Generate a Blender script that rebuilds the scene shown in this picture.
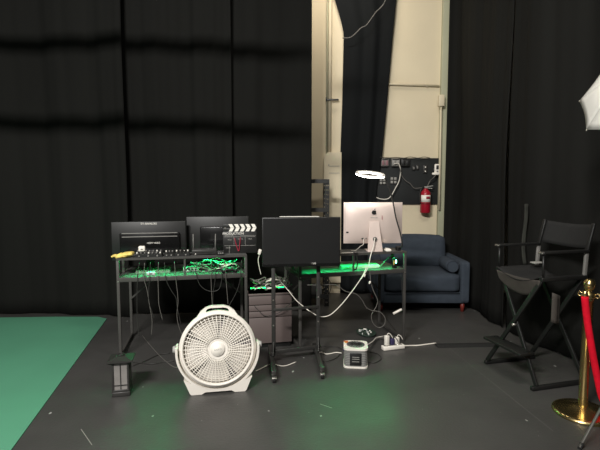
import bpy, bmesh, math, random
from mathutils import Vector, Matrix
random.seed(7)
for o in list(bpy.data.objects): bpy.data.objects.remove(o)
SC = bpy.context.scene
COL = SC.collection
PI = math.pi
# ---------------------------------------------------------------- camera
CAMH = 1.37
PITCH = math.radians(4.7)
cam = bpy.data.cameras.new('camera')
cam.sensor_width = 36.0
cam.lens = 450 / 600 * 36.0
cam.clip_start = 0.02
co = bpy.data.objects.new('camera', cam)
COL.objects.link(co)
co.location = (0, 0, CAMH)
co.rotation_euler = (PI / 2 - PITCH, 0, 0)
SC.camera = co
# ---------------------------------------------------------------- world, lights, exposure
w = bpy.data.worlds.new('world')
SC.world = w
w.use_nodes = True
w.node_tree.nodes['Background'].inputs[0].default_value = (0.9, 0.95, 1, 1)
w.node_tree.nodes['Background'].inputs[1].default_value = 0.03
SC.view_settings.view_transform = 'Standard'
SC.view_settings.look = 'None'
SC.view_settings.gamma = 1
SC.view_settings.use_curve_mapping = False
SC.view_settings.exposure = 0.0


def area(name, loc, target, sx, sy, power, color=(1, 1, 1), spread=180):
    l = bpy.data.lights.new(name, 'AREA')
    l.shape = 'RECTANGLE'
    l.size, l.size_y, l.energy, l.color = sx, sy, power, color
    l.spread = math.radians(spread)
    o = bpy.data.objects.new(name, l)
    COL.objects.link(o)
    o.location = loc
    o.rotation_euler = (Vector(target) - Vector(loc)).to_track_quat('-Z', 'Y').to_euler()
    return o


area('ceiling_tube_light', (-1.7, -1.2, 3.9), (-0.9, 3.0, 0), 1.5, 0.16, 420, (1, 0.975, 0.945))
area('ceiling_panel_light', (0.9, 1.6, 4.2), (0.9, 2.6, 0), 1.2, 0.5, 55, (1, 0.96, 0.88))
area('rear_wall_fill', (0.35, 5.0, 4.15), (0.35, 5.8, 1.4), 1.0, 0.3, 20, (1, 0.90, 0.76))  # unseen fill added to brighten the cream back wall


# ---------------------------------------------------------------- picture measurement helpers
def ray(px, py):
    x = (px - 300) / 450
    y = (225 - py) / 450
    c, s = math.cos(PITCH), math.sin(PITCH)
    return Vector((x, c + y * s, -s + y * c))


def C(px, py, Y):
    r = ray(px, py)
    return Vector((0, 0, CAMH)) + r * (Y / r.y)


def G(px, py, z=0.0):
    r = ray(px, py)
    return Vector((0, 0, CAMH)) + r * ((z - CAMH) / r.z)


# ---------------------------------------------------------------- materials
def lin(c):
    return tuple(((v / 255) / 12.92 if v / 255 <= 0.04045 else ((v / 255 + 0.055) / 1.055) ** 2.4) for v in c)


def mat(name, rgb, rough=0.5, metal=0.0, var=0.12, scale=8.0, bump=0.0, bscale=80.0, emit=None, estr=0.0, spec=0.5, trans=0.0, sheen=0.0, stretch=None):
    m = bpy.data.materials.new(name)
    m.use_nodes = True
    nt = m.node_tree
    b = nt.nodes['Principled BSDF']
    c = lin(rgb)
    tc = nt.nodes.new('ShaderNodeTexCoord')
    mp = nt.nodes.new('ShaderNodeMapping')
    if stretch: mp.inputs['Scale'].default_value = stretch
    nt.links.new(tc.outputs['Object'], mp.inputs[0])
    nz = nt.nodes.new('ShaderNodeTexNoise')
    nz.inputs['Scale'].default_value = scale
    nz.inputs['Detail'].default_value = 4
    nt.links.new(mp.outputs[0], nz.inputs['Vector'])
    rp = nt.nodes.new('ShaderNodeValToRGB')
    rp.color_ramp.elements[0].position = 0.3
    rp.color_ramp.elements[1].position = 0.7
    rp.color_ramp.elements[0].color = (*[v * (1 - var) for v in c], 1)
    rp.color_ramp.elements[1].color = (*[min(1, v * (1 + var)) for v in c], 1)
    nt.links.new(nz.outputs['Fac'], rp.inputs[0])
    nt.links.new(rp.outputs[0], b.inputs['Base Color'])
    b.inputs['Roughness'].default_value = rough
    b.inputs['Metallic'].default_value = metal
    b.inputs['Specular IOR Level'].default_value = spec
    if trans: b.inputs['Transmission Weight'].default_value = trans
    if sheen: b.inputs['Sheen Weight'].default_value = sheen
    if emit:
        b.inputs['Emission Color'].default_value = (*lin(emit), 1)
        b.inputs['Emission Strength'].default_value = estr
    if bump:
        n2 = nt.nodes.new('ShaderNodeTexNoise')
        n2.inputs['Scale'].default_value = bscale
        nt.links.new(mp.outputs[0], n2.inputs['Vector'])
        bp = nt.nodes.new('ShaderNodeBump')
        bp.inputs['Strength'].default_value = bump
        bp.inputs['Distance'].default_value = 0.01
        nt.links.new(n2.outputs['Fac'], bp.inputs['Height'])
        nt.links.new(bp.outputs[0], b.inputs['Normal'])
    return m


def floor_mat():
    m = mat('floor_paint', (66, 65, 63), 0.42, 0, 0.16, 1.6, 0.12, 60)
    nt = m.node_tree
    b = nt.nodes['Principled BSDF']
    base = b.inputs['Base Color'].links[0].from_socket
    tc = nt.nodes.new('ShaderNodeTexCoord')

    def mixin(fac, color, prev):
        mx = nt.nodes.new('ShaderNodeMix')
        mx.data_type = 'RGBA'
        nt.links.new(fac, mx.inputs[0])
        nt.links.new(prev, mx.inputs[6])
        mx.inputs[7].default_value = (*lin(color), 1)
        return mx.outputs[2]
    # pale paint specks
    for sc, th, colr in ((7.0, 0.055, (150, 150, 146)), (17.0, 0.05, (105, 105, 100))):
        v = nt.nodes.new('ShaderNodeTexVoronoi')
        v.inputs['Scale'].default_value = sc
        v.inputs['Randomness'].default_value = 1
        mp = nt.nodes.new('ShaderNodeMapping')
        mp.inputs['Scale'].default_value = (1, 0.6, 1)
        n = nt.nodes.new('ShaderNodeTexNoise')
        n.inputs['Scale'].default_value = 20
        ad = nt.nodes.new('ShaderNodeVectorMath')
        ad.operation = 'MULTIPLY_ADD'
        ad.inputs[1].default_value = (0.03, 0.03, 0.03)
        nt.links.new(tc.outputs['Object'], n.inputs['Vector'])
        nt.links.new(n.outputs['Color'], ad.inputs[0])
        nt.links.new(tc.outputs['Object'], ad.inputs[2])
        nt.links.new(ad.outputs[0], mp.inputs[0])
        nt.links.new(mp.outputs[0], v.inputs['Vector'])
        lt = nt.nodes.new('ShaderNodeMath')
        lt.operation = 'LESS_THAN'
        lt.inputs[1].default_value = th
        nt.links.new(v.outputs['Distance'], lt.inputs[0])
        wn = nt.nodes.new('ShaderNodeTexWhiteNoise')
        nt.links.new(v.outputs['Position'], wn.inputs['Vector'])
        gt = nt.nodes.new('ShaderNodeMath')
        gt.operation = 'GREATER_THAN'
        gt.inputs[1].default_value = 0.55
        nt.links.new(wn.outputs['Value'], gt.inputs[0])
        mu = nt.nodes.new('ShaderNodeMath')
        mu.operation = 'MULTIPLY'
        nt.links.new(lt.outputs[0], mu.inputs[0])
        nt.links.new(gt.outputs[0], mu.inputs[1])
        base = mixin(mu.outputs[0], colr, base)
    # joint line between floor sheets and a few thin scratches
    sp = nt.nodes.new('ShaderNodeSeparateXYZ')
    nt.links.new(tc.outputs['Object'], sp.inputs[0])

    def line(ax, ay, bx, by, hw, colr, prev):
        d = Vector((bx - ax, by - ay))
        L = d.length
        d /= L
        n = Vector((-d.y, d.x))

        def dot(vx, vy, off):
            a1 = nt.nodes.new('ShaderNodeMath'); a1.operation = 'MULTIPLY'; a1.inputs[1].default_value = vx
            nt.links.new(sp.outputs[0], a1.inputs[0])
            a2 = nt.nodes.new('ShaderNodeMath'); a2.operation = 'MULTIPLY_ADD'; a2.inputs[1].default_value = vy
            nt.links.new(sp.outputs[1], a2.inputs[0]); nt.links.new(a1.outputs[0], a2.inputs[2])
            a3 = nt.nodes.new('ShaderNodeMath'); a3.operation = 'SUBTRACT'; a3.inputs[1].default_value = off
            nt.links.new(a2.outputs[0], a3.inputs[0])
            return a3.outputs[0]
        c1 = nt.nodes.new('ShaderNodeMath'); c1.operation = 'COMPARE'; c1.inputs[1].default_value = 0; c1.inputs[2].default_value = hw
        nt.links.new(dot(n.x, n.y, n.x * ax + n.y * ay), c1.inputs[0])
        c2 = nt.nodes.new('ShaderNodeMath'); c2.operation = 'COMPARE'; c2.inputs[1].default_value = L / 2; c2.inputs[2].default_value = L / 2
        nt.links.new(dot(d.x, d.y, d.x * ax + d.y * ay), c2.inputs[0])
        mu = nt.nodes.new('ShaderNodeMath'); mu.operation = 'MULTIPLY'
        nt.links.new(c1.outputs[0], mu.inputs[0]); nt.links.new(c2.outputs[0], mu.inputs[1])
        return mixin(mu.outputs[0], colr, prev)
    for (p, q, hw, colr) in (((428, 331), (553, 431), 0.0018, (92, 91, 88)), ((81, 429), (92, 445), 0.0015, (150, 148, 140)),
                             ((320, 404), (332, 408), 0.002, (165, 163, 155)), ((198, 305), (206, 300), 0.002, (120, 120, 115))):
        A, B = G(*p), G(*q)
        base = line(A.x, A.y, B.x, B.y, hw, colr, base)
    nt.links.new(base, b.inputs['Base Color'])
    # uneven sheen from wear
    n = nt.nodes.new('ShaderNodeTexNoise'); n.inputs['Scale'].default_value = 2.5; n.inputs['Detail'].default_value = 5
    nt.links.new(tc.outputs['Object'], n.inputs['Vector'])
    mr = nt.nodes.new('ShaderNodeMapRange')
    mr.inputs['From Min'].default_value = 0.3; mr.inputs['From Max'].default_value = 0.7
    mr.inputs['To Min'].default_value = 0.34; mr.inputs['To Max'].default_value = 0.5
    nt.links.new(n.outputs['Fac'], mr.inputs[0]); nt.links.new(mr.outputs[0], b.inputs['Roughness'])
    return m


M = dict(
    floor=floor_mat(),
    wall=mat('cream_wall_paint', (214, 201, 172), 0.75, 0, 0.06, 1.2, 0.15, 30),
    pilaster=mat('greenish_wall_paint', (168, 168, 142), 0.7, 0, 0.06, 2, 0.1, 30),
    darkwall=mat('dark_wall_paint', (40, 40, 40), 0.8),
    curtain=mat('black_curtain_cloth', (23, 23, 21), 0.9, 0, 0.12, 3, 0.25, 220, spec=0.15, sheen=0.0, stretch=(1, 1, 0.08)),
    curtain2=mat('blue_black_curtain_cloth', (20, 22, 23), 0.9, 0, 0.12, 3, 0.25, 220, spec=0.15, stretch=(1, 1, 0.08)),
    green=mat('green_floor_cover', (84, 146, 116), 0.6, 0, 0.05, 1.5, 0.05, 90),
    black=mat('black_plastic', (25, 25, 24), 0.45),
    blackgloss=mat('black_gloss', (18, 18, 18), 0.22),
    screen=mat('dark_screen', (30, 30, 30), 0.32, 0, 0.05),
    blackmetal=mat('black_steel', (52, 51, 49), 0.4, 0.2, 0.1),
    deskmetal=mat('grey_black_steel', (76, 74, 71), 0.4, 0.2, 0.1),
    blackmatte=mat('black_matte', (20, 20, 19), 0.8),
    board=mat('charcoal_board', (24, 27, 27), 0.7, 0, 0.15, 5),
    slab=mat('dark_desktop_laminate', (84, 84, 82), 0.5, 0, 0.1, 20),
    cabinet=mat('brown_grey_cabinet', (104, 92, 89), 0.55, 0, 0.08, 4),
    seam=mat('cabinet_seam', (28, 26, 26), 0.7),
    white=mat('white_plastic', (236, 230, 219), 0.4, 0, 0.03),
    fanwhite=mat('warm_white_plastic', (226, 220, 210), 0.42, 0, 0.03),
    blade=mat('pale_fan_blade', (204, 198, 189), 0.45, 0, 0.04),
    fandark=mat('fan_shroud_grey', (128, 118, 126), 0.7),
    fangrey=mat('fan_knob_grey', (160, 158, 154), 0.5),
    alu=mat('brushed_aluminium', (226, 208, 198), 0.36, 0.35, 0.03),
    steel=mat('bare_steel', (190, 186, 178), 0.3, 0.9),
    brass=mat('polished_brass', (212, 188, 132), 0.26, 1.0, 0.06),
    red=mat('red_velvet', (208, 10, 38), 0.8, 0, 0.12, 30, 0.2, 200, spec=0.2),
    redpaint=mat('extinguisher_red', (160, 22, 42), 0.35, 0, 0.05),
    pinkface=mat('faded_pink_plastic', (142, 104, 108), 0.5),
    redwire=mat('red_wire', (150, 40, 58), 0.5),
    blue=mat('slate_blue_fabric', (60, 67, 76), 0.9, 0, 0.1, 14, 0.3, 300, spec=0.2),
    bluedark=mat('slate_piping', (42, 48, 58), 0.9),
    legwood=mat('red_brown_wood', (118, 42, 34), 0.45, 0, 0.2, 12),
    greywire=mat('grey_cord', (96, 93, 88), 0.5),
    darkwire=mat('dark_cord', (48, 47, 44), 0.5),
    whitewire=mat('white_cord', (226, 220, 208), 0.45, 0, 0.03),
    yellow=mat('yellow_cloth', (238, 208, 112), 0.7, 0, 0.25, 40, 0.4, 90),
    canvas=mat('black_canvas', (19, 19, 18), 0.85, 0, 0.12, 20, 0.2, 250),
    pouch=mat('grey_brown_canvas', (60, 55, 50), 0.85, 0, 0.12, 20, 0.2, 250),
    glass=mat('smoky_lantern_glass', (132, 128, 124), 0.25, 0, 0.2, 6, spec=0.6),
    grey=mat('mid_grey_plastic', (120, 118, 114), 0.5),
    heatside=mat('ribbed_grey_plastic', (112, 112, 110), 0.5, 0, 0.1, 30),
    orange=mat('orange_tag', (214, 118, 60), 0.5),
    pcb=mat('green_tray', (40, 58, 48), 0.5, 0, 0.3, 60),
    ledge=mat('pale_panel_paint', (210, 198, 170), 0.6, 0, 0.05),
    wood=mat('light_carton', (176, 140, 104), 0.6, 0, 0.15, 10),
    chalk=mat('white_print', (236, 232, 222), 0.6, 0, 0.02),
    greyprint=mat('grey_print', (150, 148, 142), 0.6),
    umbrella=mat('white_translucent_nylon', (238, 236, 230), 0.7, 0, 0.02),
    keyb=mat('pale_grey_keys', (196, 200, 196), 0.5, 0, 0.05),
    olive=mat('olive_grey_cloth', (44, 45, 39), 0.9, 0, 0.2, 12),
    purple=mat('dark_violet_plastic', (52, 46, 82), 0.5),
    ring=mat('ring_light_diffuser', (255, 255, 255), 0.4, emit=(255, 252, 244), estr=14),
    led=mat('green_led_strip', (60, 220, 120), 0.4, emit=(6, 255, 92), estr=14),
    ledw=mat('green_white_led', (200, 255, 220), 0.4, emit=(120, 255, 190), estr=12),
)
# translucency for the photo umbrella
_nt = M['umbrella'].node_tree
_b = _nt.nodes['Principled BSDF']
_t = _nt.nodes.new('ShaderNodeBsdfTranslucent')
_t.inputs[0].default_value = (0.85, 0.84, 0.8, 1)
_mx = _nt.nodes.new('ShaderNodeMixShader')
_mx.inputs[0].default_value = 0.5
_nt.links.new(_b.outputs[0], _mx.inputs[1])
_nt.links.new(_t.outputs[0], _mx.inputs[2])
_nt.links.new(_mx.outputs[0], _nt.nodes['Material Output'].inputs[0])


# ---------------------------------------------------------------- mesh helpers
class MB:
    def __init__(s):
        s.bm = bmesh.new()

    def _add(s, verts, faces, mi=0, smooth=False):
        vs = [s.bm.verts.new(v) for v in verts]
        for f in faces:
            try:
                fc = s.bm.faces.new([vs[i] for i in f])
                fc.material_index = mi
                fc.smooth = smooth
            except ValueError:
                pass
        return vs

    def box(s, c, size, rot=None, bev=0.0, mi=0, seg=2):
        t = bmesh.new()
        bmesh.ops.create_cube(t, size=1)
        for v in t.verts: v.co = Vector((v.co.x * size[0], v.co.y * size[1], v.co.z * size[2]))
        if bev: bmesh.ops.bevel(t, geom=list(t.edges), offset=bev, segments=seg, affect='EDGES', profile=0.5)
        R = rot if rot else Matrix.Identity(3)
        t.verts.ensure_lookup_table()
        s._add([R @ v.co + Vector(c) for v in t.verts], [[v.index for v in f.verts] for f in t.faces], mi, bool(bev))
        t.free()
        return s

    def bar(s, a, b, wx, wy=None, mi=0, bev=0.0, up=(0, 0, 1)):
        a, b = Vector(a), Vector(b)
        d = b - a
        L = d.length
        z = d / L
        u = Vector(up)
        if abs(z.dot(u)) > 0.98: u = Vector((0, 1, 0)) if abs(z.y) < .9 else Vector((1, 0, 0))
        x = u.cross(z).normalized()
        y = z.cross(x)
        R = Matrix((x, y, z)).transposed()
        return s.box((a + b) / 2, (wx, wy or wx, L), R, bev, mi)

    def cyl(s, a, b, r, r2=None, seg=16, mi=0, cap=True):
        return s.tube([a, b], r, seg, mi, r2=r2, cap=cap)

    def tube(s, pts, r, seg=8, mi=0, r2=None, cap=True, closed=False):
        pts = [Vector(p) for p in pts]
        n = len(pts)
        rings = []
        pu = None
        for i, p in enumerate(pts):
            if closed: d = pts[(i + 1) % n] - pts[i - 1]
            else: d = pts[min(i + 1, n - 1)] - pts[max(i - 1, 0)]
            if d.length < 1e-9: d = Vector((0, 0, 1))
            d.normalize()
            if pu is None:
                u = Vector((0, 0, 1)) if abs(d.z) < .9 else Vector((1, 0, 0))
            else: u = pu
            x = u.cross(d)
            if x.length < 1e-6: x = Vector((0, 1, 0)).cross(d)
            x.normalize()
            y = d.cross(x)
            pu = y
            if isinstance(r, (list, tuple)): rr = r[i]
            elif r2 is not None: rr = r + (r2 - r) * i / (n - 1)
            else: rr = r
            rings.append([p + (x * math.cos(2 * PI * k / seg) + y * math.sin(2 * PI * k / seg)) * rr for k in range(seg)])
        vs = [v for ring in rings for v in ring]
        fs = []
        for i in range(n if closed else n - 1):
            j = (i + 1) % n
            for k in range(seg):
                k2 = (k + 1) % seg
                fs.append((i * seg + k, i * seg + k2, j * seg + k2, j * seg + k))
        V = s._add(vs, fs, mi, True)
        if cap and not closed:
            for ring in (list(reversed(V[:seg])), V[-seg:]):
                f = s.bm.faces.new(ring)
                f.material_index = mi
        return s

    def lathe(s, prof, seg=32, mi=0, M4=None):
        vs, fs = [], []
        for (r, z) in prof:
            for k in range(seg):
                a = 2 * PI * k / seg
                v = Vector((max(r, 1e-4) * math.cos(a), max(r, 1e-4) * math.sin(a), z))
                vs.append(M4 @ v if M4 else v)
        for i in range(len(prof) - 1):
            for k in range(seg):
                k2 = (k + 1) % seg
                fs.append((i * seg + k, i * seg + k2, (i + 1) * seg + k2, (i + 1) * seg + k))
        s._add(vs, fs, mi, True)
        return s

    def prism(s, poly, z0, z1, mi=0, M4=None):
        n = len(poly)
        vs = [Vector((x, y, z0)) for x, y in poly] + [Vector((x, y, z1)) for x, y in poly]
        if M4: vs = [M4 @ v for v in vs]
        s._add(vs, [list(reversed(range(n))), list(range(n, 2 * n))] + [(i, (i + 1) % n, n + (i + 1) % n, n + i) for i in range(n)], mi)
        return s

    def ball(s, c, r, seg=16, mi=0, sz=1.0):
        prof = [(r * math.sin(PI * i / 10), -r * sz * math.cos(PI * i / 10)) for i in range(11)]
        return s.lathe(prof, seg, mi, Matrix.Translation(c))

    def grid(s, fn, nu, nv, mi=0):
        vs = [fn(i / nu, j / nv) for j in range(nv + 1) for i in range(nu + 1)]
        fs = [(j * (nu + 1) + i, j * (nu + 1) + i + 1, (j + 1) * (nu + 1) + i + 1, (j + 1) * (nu + 1) + i) for j in range(nv) for i in range(nu)]
        s._add(vs, fs, mi, True)
        return s

    def build(s, name, mats, parent=None, solid=0.0, shade_auto=False):
        bmesh.ops.recalc_face_normals(s.bm, faces=list(s.bm.faces))
        me = bpy.data.meshes.new(name)
        s.bm.to_mesh(me)
        s.bm.free()
        for m in (mats if isinstance(mats, (list, tuple)) else [mats]): me.materials.append(M[m])
        o = bpy.data.objects.new(name, me)
        COL.objects.link(o)
        if parent: o.parent = parent
        if solid:
            md = o.modifiers.new('thickness', 'SOLIDIFY')
            md.thickness = solid
            md.offset = 0
        return o


def tag(o, label=None, cat=None, group=None, kind=None):
    if label: o['label'] = label
    if cat: o['category'] = cat
    if group: o['group'] = group
    if kind: o['kind'] = kind
    return o


def thing(name, label, cat, loc=(0, 0, 0), rz=0.0, group=None, rot=None):
    o = bpy.data.objects.new(name, None)
    o.empty_display_size = 0.05
    COL.objects.link(o)
    o.location = loc
    o.rotation_euler = rot if rot else (0, 0, rz)
    return tag(o, label, cat, group)


def struct(o): return tag(o, kind='structure')


def spline(pts, n=8):
    P = [Vector(p) for p in pts]
    P = [P[0] * 2 - P[1]] + P + [P[-1] * 2 - P[-2]]
    out = []
    for i in range(1, len(P) - 2):
        for k in range(n):
            t = k / n
            a, b, c, d = P[i - 1], P[i], P[i + 1], P[i + 2]
            out.append(0.5 * ((2 * b) + (c - a) * t + (2 * a - 5 * b + 4 * c - d) * t * t + (3 * b - a - 3 * c + d) * t ** 3))
    out.append(P[-2])
    return out


def text(name, s, size, m, parent, loc, rot=(PI / 2, 0, 0), ext=0.0005, align='CENTER', sx=1.0):
    cu = bpy.data.curves.new(name, 'FONT')
    cu.body = s
    cu.size = size
    cu.extrude = ext
    cu.align_x = align
    cu.align_y = 'CENTER'
    t = bpy.data.objects.new(name + '_src', cu)
    COL.objects.link(t)
    bpy.context.view_layer.update()
    me = bpy.data.meshes.new_from_object(t.evaluated_get(bpy.context.evaluated_depsgraph_get()))
    bpy.data.objects.remove(t)
    me.materials.clear()
    me.materials.append(M[m])
    o = bpy.data.objects.new(name, me)
    COL.objects.link(o)
    o.parent = parent
    o.location = loc
    o.rotation_euler = rot
    o.scale = (sx, 1, 1)
    return o


def Rz(a): return Matrix.Rotation(a, 3, 'Z')
def Rx(a): return Matrix.Rotation(a, 3, 'X')
def Ry(a): return Matrix.Rotation(a, 3, 'Y')


def cable(pts, r, m, label, group=None, name='cable', cat='cable', n=8, smooth=True):
    o = MB().tube(spline(pts, n) if smooth else pts, r, 6).build(name, m)
    return tag(o, label, cat, group)


# ================================================================ THE SETTING
WY = 5.80
X0, X1, Y0, HZ = -4.4, 2.95, -2.5, 4.4
struct(MB().box(((X0 + X1) / 2, (Y0 + WY) / 2, -0.05), (X1 - X0 + .4, WY - Y0 + .4, 0.1)).build('floor', 'floor'))
struct(MB().box(((X0 + X1) / 2, (Y0 + WY) / 2, HZ + 0.05), (X1 - X0 + .4, WY - Y0 + .4, 0.1)).build('ceiling', 'darkwall'))
struct(MB().box(((X0 + X1) / 2, WY + .05, HZ / 2), (X1 - X0, 0.1, HZ)).build('wall_back', 'wall'))
struct(MB().box((X0 - .05, (Y0 + WY) / 2, HZ / 2), (0.1, WY - Y0, HZ)).build('wall_left', 'darkwall'))
struct(MB().box((X1 + .05, (Y0 + WY) / 2, HZ / 2), (0.1, WY - Y0, HZ)).build('wall_right', 'darkwall'))
struct(MB().box(((X0 + X1) / 2, Y0 - .05, HZ / 2), (X1 - X0, 0.1, HZ)).build('wall_front', 'darkwall'))
pa, pb = C(438.5, 200, WY - .06), C(448, 200, WY - .06)
struct(MB().box(((pa.x + pb.x) / 2, WY - .03, HZ / 2), (pb.x - pa.x, .06, HZ - .002), bev=.006).build('trim_1', 'pilaster'))

# ---- curtains
def curtain(name, pathpts, z0, z1, lam, amp, m, label, seed, folds=None, step=0.018):
    rnd = random.Random(seed)
    P = spline([(x, y, 0) for x, y in pathpts], 14)
    L = [0]
    for a, b in zip(P, P[1:]): L.append(L[-1] + (b - a).length)
    T = L[-1]
    ph = [rnd.uniform(0, 6.28) for _ in range(6)]

    def at(s):
        for i in range(len(L) - 1):
            if s <= L[i + 1] or i == len(L) - 2:
                t = (s - L[i]) / max(1e-9, L[i + 1] - L[i])
                d = (P[i + 1] - P[i]).normalized()
                return P[i].lerp(P[i + 1], min(1, max(0, t))), Vector((-d.y, d.x, 0))
    nu = int(T / step)
    base = [at(T * i / nu) for i in range(nu + 1)]

    def f(u, v):
        i = int(round(u * nu))
        p, n = base[i]
        s = u * T
        z = z0 + (z1 - z0) * v
        w_ = s / lam * 2 * PI + 1.6 * math.sin(s * 1.7 + ph[0]) + 0.25 * math.sin(z * 0.9 + ph[1] + s)
        a = amp * (0.65 + 0.35 * math.sin(s * 2.3 + ph[2] + z * .3))
        k = math.sin(w_)
        k = math.copysign(abs(k) ** 0.7, k)
        off = a * k + amp * 0.35 * math.sin(w_ * 2.3 + ph[3] + z * .4) + 0.012 * math.sin(z * 2.1 + s * 3 + ph[4]) + amp * .12 * math.sin(w_ * 5.1 + ph[5])
        return Vector((p.x, p.y, z)) + n * off
    o = MB().grid(f, nu, 26).build(name, m, solid=0.004)
    return tag(o, label, 'curtain')


curtain('curtain', [(-4.3, 4.72), (-3.0, 4.80), (-2.2, 4.76), (-1.80, 4.70)], 0.012, 4.3, 0.62, 0.022, 'curtain',
        'leftmost floor-length black curtain, behind the green floor cover', 3)
curtain('curtain', [(-2.02, 4.84), (-1.75, 4.80), (-1.3, 4.80), (-0.72, 4.80)], 0.012, 4.3, 0.55, 0.022, 'curtain',
        'black curtain behind the two rear-facing monitors of the left desk', 5)
curtain('curtain', [(-0.78, 4.90), (-0.4, 4.92), (0.126, 4.92)], 0.012, 4.3, 0.50, 0.020, 'curtain',
        'black curtain ending beside the narrow strip of cream wall', 8)
curtain('curtain', [(1.838, 5.73), (1.925, 5.68), (1.94, 5.45), (1.95, 4.95), (1.955, 4.3)], 0.012, 4.3, 0.60, 0.022, 'curtain',
        'black curtain on the right, directly beside the blue sofa arm', 11)
curtain('curtain', [(1.97, 4.28), (2.02, 3.9), (2.24, 3.35), (2.50, 2.8), (2.66, 2.2), (2.7, 0.8), (2.7, -1.0)], 0.012, 4.3, 0.62, 0.032, 'curtain',
        'black curtain behind the tall director chair and the brass post', 13)
# olive-grey gap showing where the two right curtains meet

# middle curtain, pulled narrow by a cord
YM = 5.745


def medge(z):
    K = [(0.0, 341, 374), (1.37, 340.5, 376), (1.75, 340, 381), (2.4, 341.5, 385), (3.27, 342.5, 390), (3.4, 340.5, 391), (3.75, 332, 393), (4.3, 318, 398)]
    for a, b in zip(K, K[1:]):
        if z <= b[0]:
            t = (z - a[0]) / (b[0] - a[0])
            return [(a[k] + (b[k] - a[k]) * t - 300) / 450 * YM for k in (1, 2)]
    return [(K[-1][k] - 300) / 450 * YM for k in (1, 2)]


def mid(u, v):
    z = 0.012 + 4.28 * v
    l, r = medge(z)
    x = l + (r - l) * u
    return Vector((x, YM + 0.018 * math.sin(u * 5.2 * PI + .5 + .2 * z) + .006 * math.sin(u * 23 + z), z))


tag(MB().grid(mid, 70, 60).build('curtain', 'curtain2', solid=.004), 'narrow tied-back black curtain hanging against the cream wall', 'curtain')
cable([C(342.5, 38, 5.50), C(350, 37.5, 5.5), C(356, 33, 5.5), C(361, 28, 5.5), C(366, 25.5, 5.5), C(371, 19, 5.5), C(376, 12, 5.5), C(383, 5, 5.5), C(387, -4, 5.5), C(392, -14, 5.5)],
      0.006, 'greywire', 'thin pale cord drawn across the top of the narrow curtain', name='tie_cord', cat='cord')
# ---- green floor cover
e0, e1 = G(107.5, 318), G(11.7, 450)
sl = (e1.x - e0.x) / (e1.y - e0.y)
yb = 4.66
poly = [(-4.38, yb + .02), (-3.2, yb), (-2.6, yb + .03), (-2.15, yb + .03), (e0.x + sl * (yb - .04 - e0.y) , yb - .04), (e1.x + sl * (0.2 - e1.y), 0.2), (-4.38, 0.2)]
tag(MB().prism(poly, 0.0005, 0.006).build('green_floor_cover', 'green'), 'flat green screen floor cover spread on the left of the floor', 'floor cover')

# ---- things on the back wall
def wall_y(d=0.0): return WY - d


p0, p1 = C(385, 82.5, 5.75), C(440, 85.5, 5.75)
t = thing('wall_conduit', 'thin horizontal cream conduit pipe across the upper cream wall', 'pipe')
MB().cyl((p0.x - .25, WY - .018, p0.z), (p1.x, WY - .018, p1.z), 0.014, seg=10).build('pipe', 'ledge', t)
for x in (p0.x + .05, p1.x - .15): MB().box((x, WY - .012, p0.z + (x - p0.x) / (p1.x - p0.x) * (p1.z - p0.z)), (.02, .022, .05), bev=.003).build('pipe_clamp', 'ledge', t)
# vertical pipe at left strip
pt = C(330, 60, 5.76)
t = thing('wall_pipe', 'vertical cream pipe on the narrow strip of wall beside the black curtain', 'pipe', (pt.x, WY - .026, 0))
zb = C(330, 155, 5.76).z
MB().cyl((0, 0, zb + .01), (0, 0, 4.35), 0.022, seg=12).build('pipe', 'ledge', t)
MB().cyl((-.034, -.004, zb + .01), (-.034, -.004, 4.35), 0.010, seg=8).build('pipe', 'pilaster', t)
zc = C(330, 100, 5.76).z
m = MB().box((.03, -.03, zc), (.16, .012, .022), bev=.003)
m.box((-.045, -.03, zc + .006), (.012, .012, .05), bev=.002)
m.build('pipe_bracket', 'blackmetal', t)
# pale panel below pipe
a, b = C(324, 153, 5.72), C(341, 250, 5.72)
t = thing('wall_cabinet', 'tall cream wall panel with a rounded top under the vertical pipe', 'wall panel', ((a.x + b.x) / 2, WY, 0))
wd = b.x - a.x
pol = [(-wd / 2, .15), (wd / 2, .15), (wd / 2, a.z + .01), (-wd / 2 + .05, a.z + .01), (-wd / 2 + .015, a.z - .02), (-wd / 2, a.z - .06)]
M4 = Matrix(((1, 0, 0, 0), (0, 0, 1, 0), (0, 1, 0, 0), (0, 0, 0, 1)))
MB().prism(pol, -.06, -.002, 0, M4).build('panel', 'ledge', t)
for py in (166, 173): MB().box((.02, -.062, C(330, py, 5.72).z), (.13, .004, .006)).build('groove', 'greyprint', t)
MB().box((-.05, -.062, C(330, 165, 5.72).z), (.012, .004, .02)).build('latch', 'greyprint', t)
# charcoal board
a, b = C(375.5, 158, 5.76), C(438, 204.5, 5.76)
bd = thing('wall_board', 'charcoal black board fixed to the wall behind the desk, carrying outlets', 'board', ((a.x + b.x) / 2, WY, (a.z + b.z) / 2))
MB().box((0, -.012, 0), (b.x - a.x, .022, a.z - b.z), bev=.003).build('panel', 'board', bd)


def wallbox(name, label, cat, px0, px1, py0, py1, m_, d=.05, detail=None, group=None):
    a, b = C(px0, py0, WY - .024), C(px1, py1, WY - .024)
    t = thing(name, label, cat, ((a.x + b.x) / 2, WY - .024, (a.z + b.z) / 2), group=group)
    w_, h_ = b.x - a.x, a.z - b.z
    MB().box((0, -d / 2, 0), (w_, d, h_), bev=.006).build('housing', m_, t)
    return t, w_, h_, d


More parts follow.
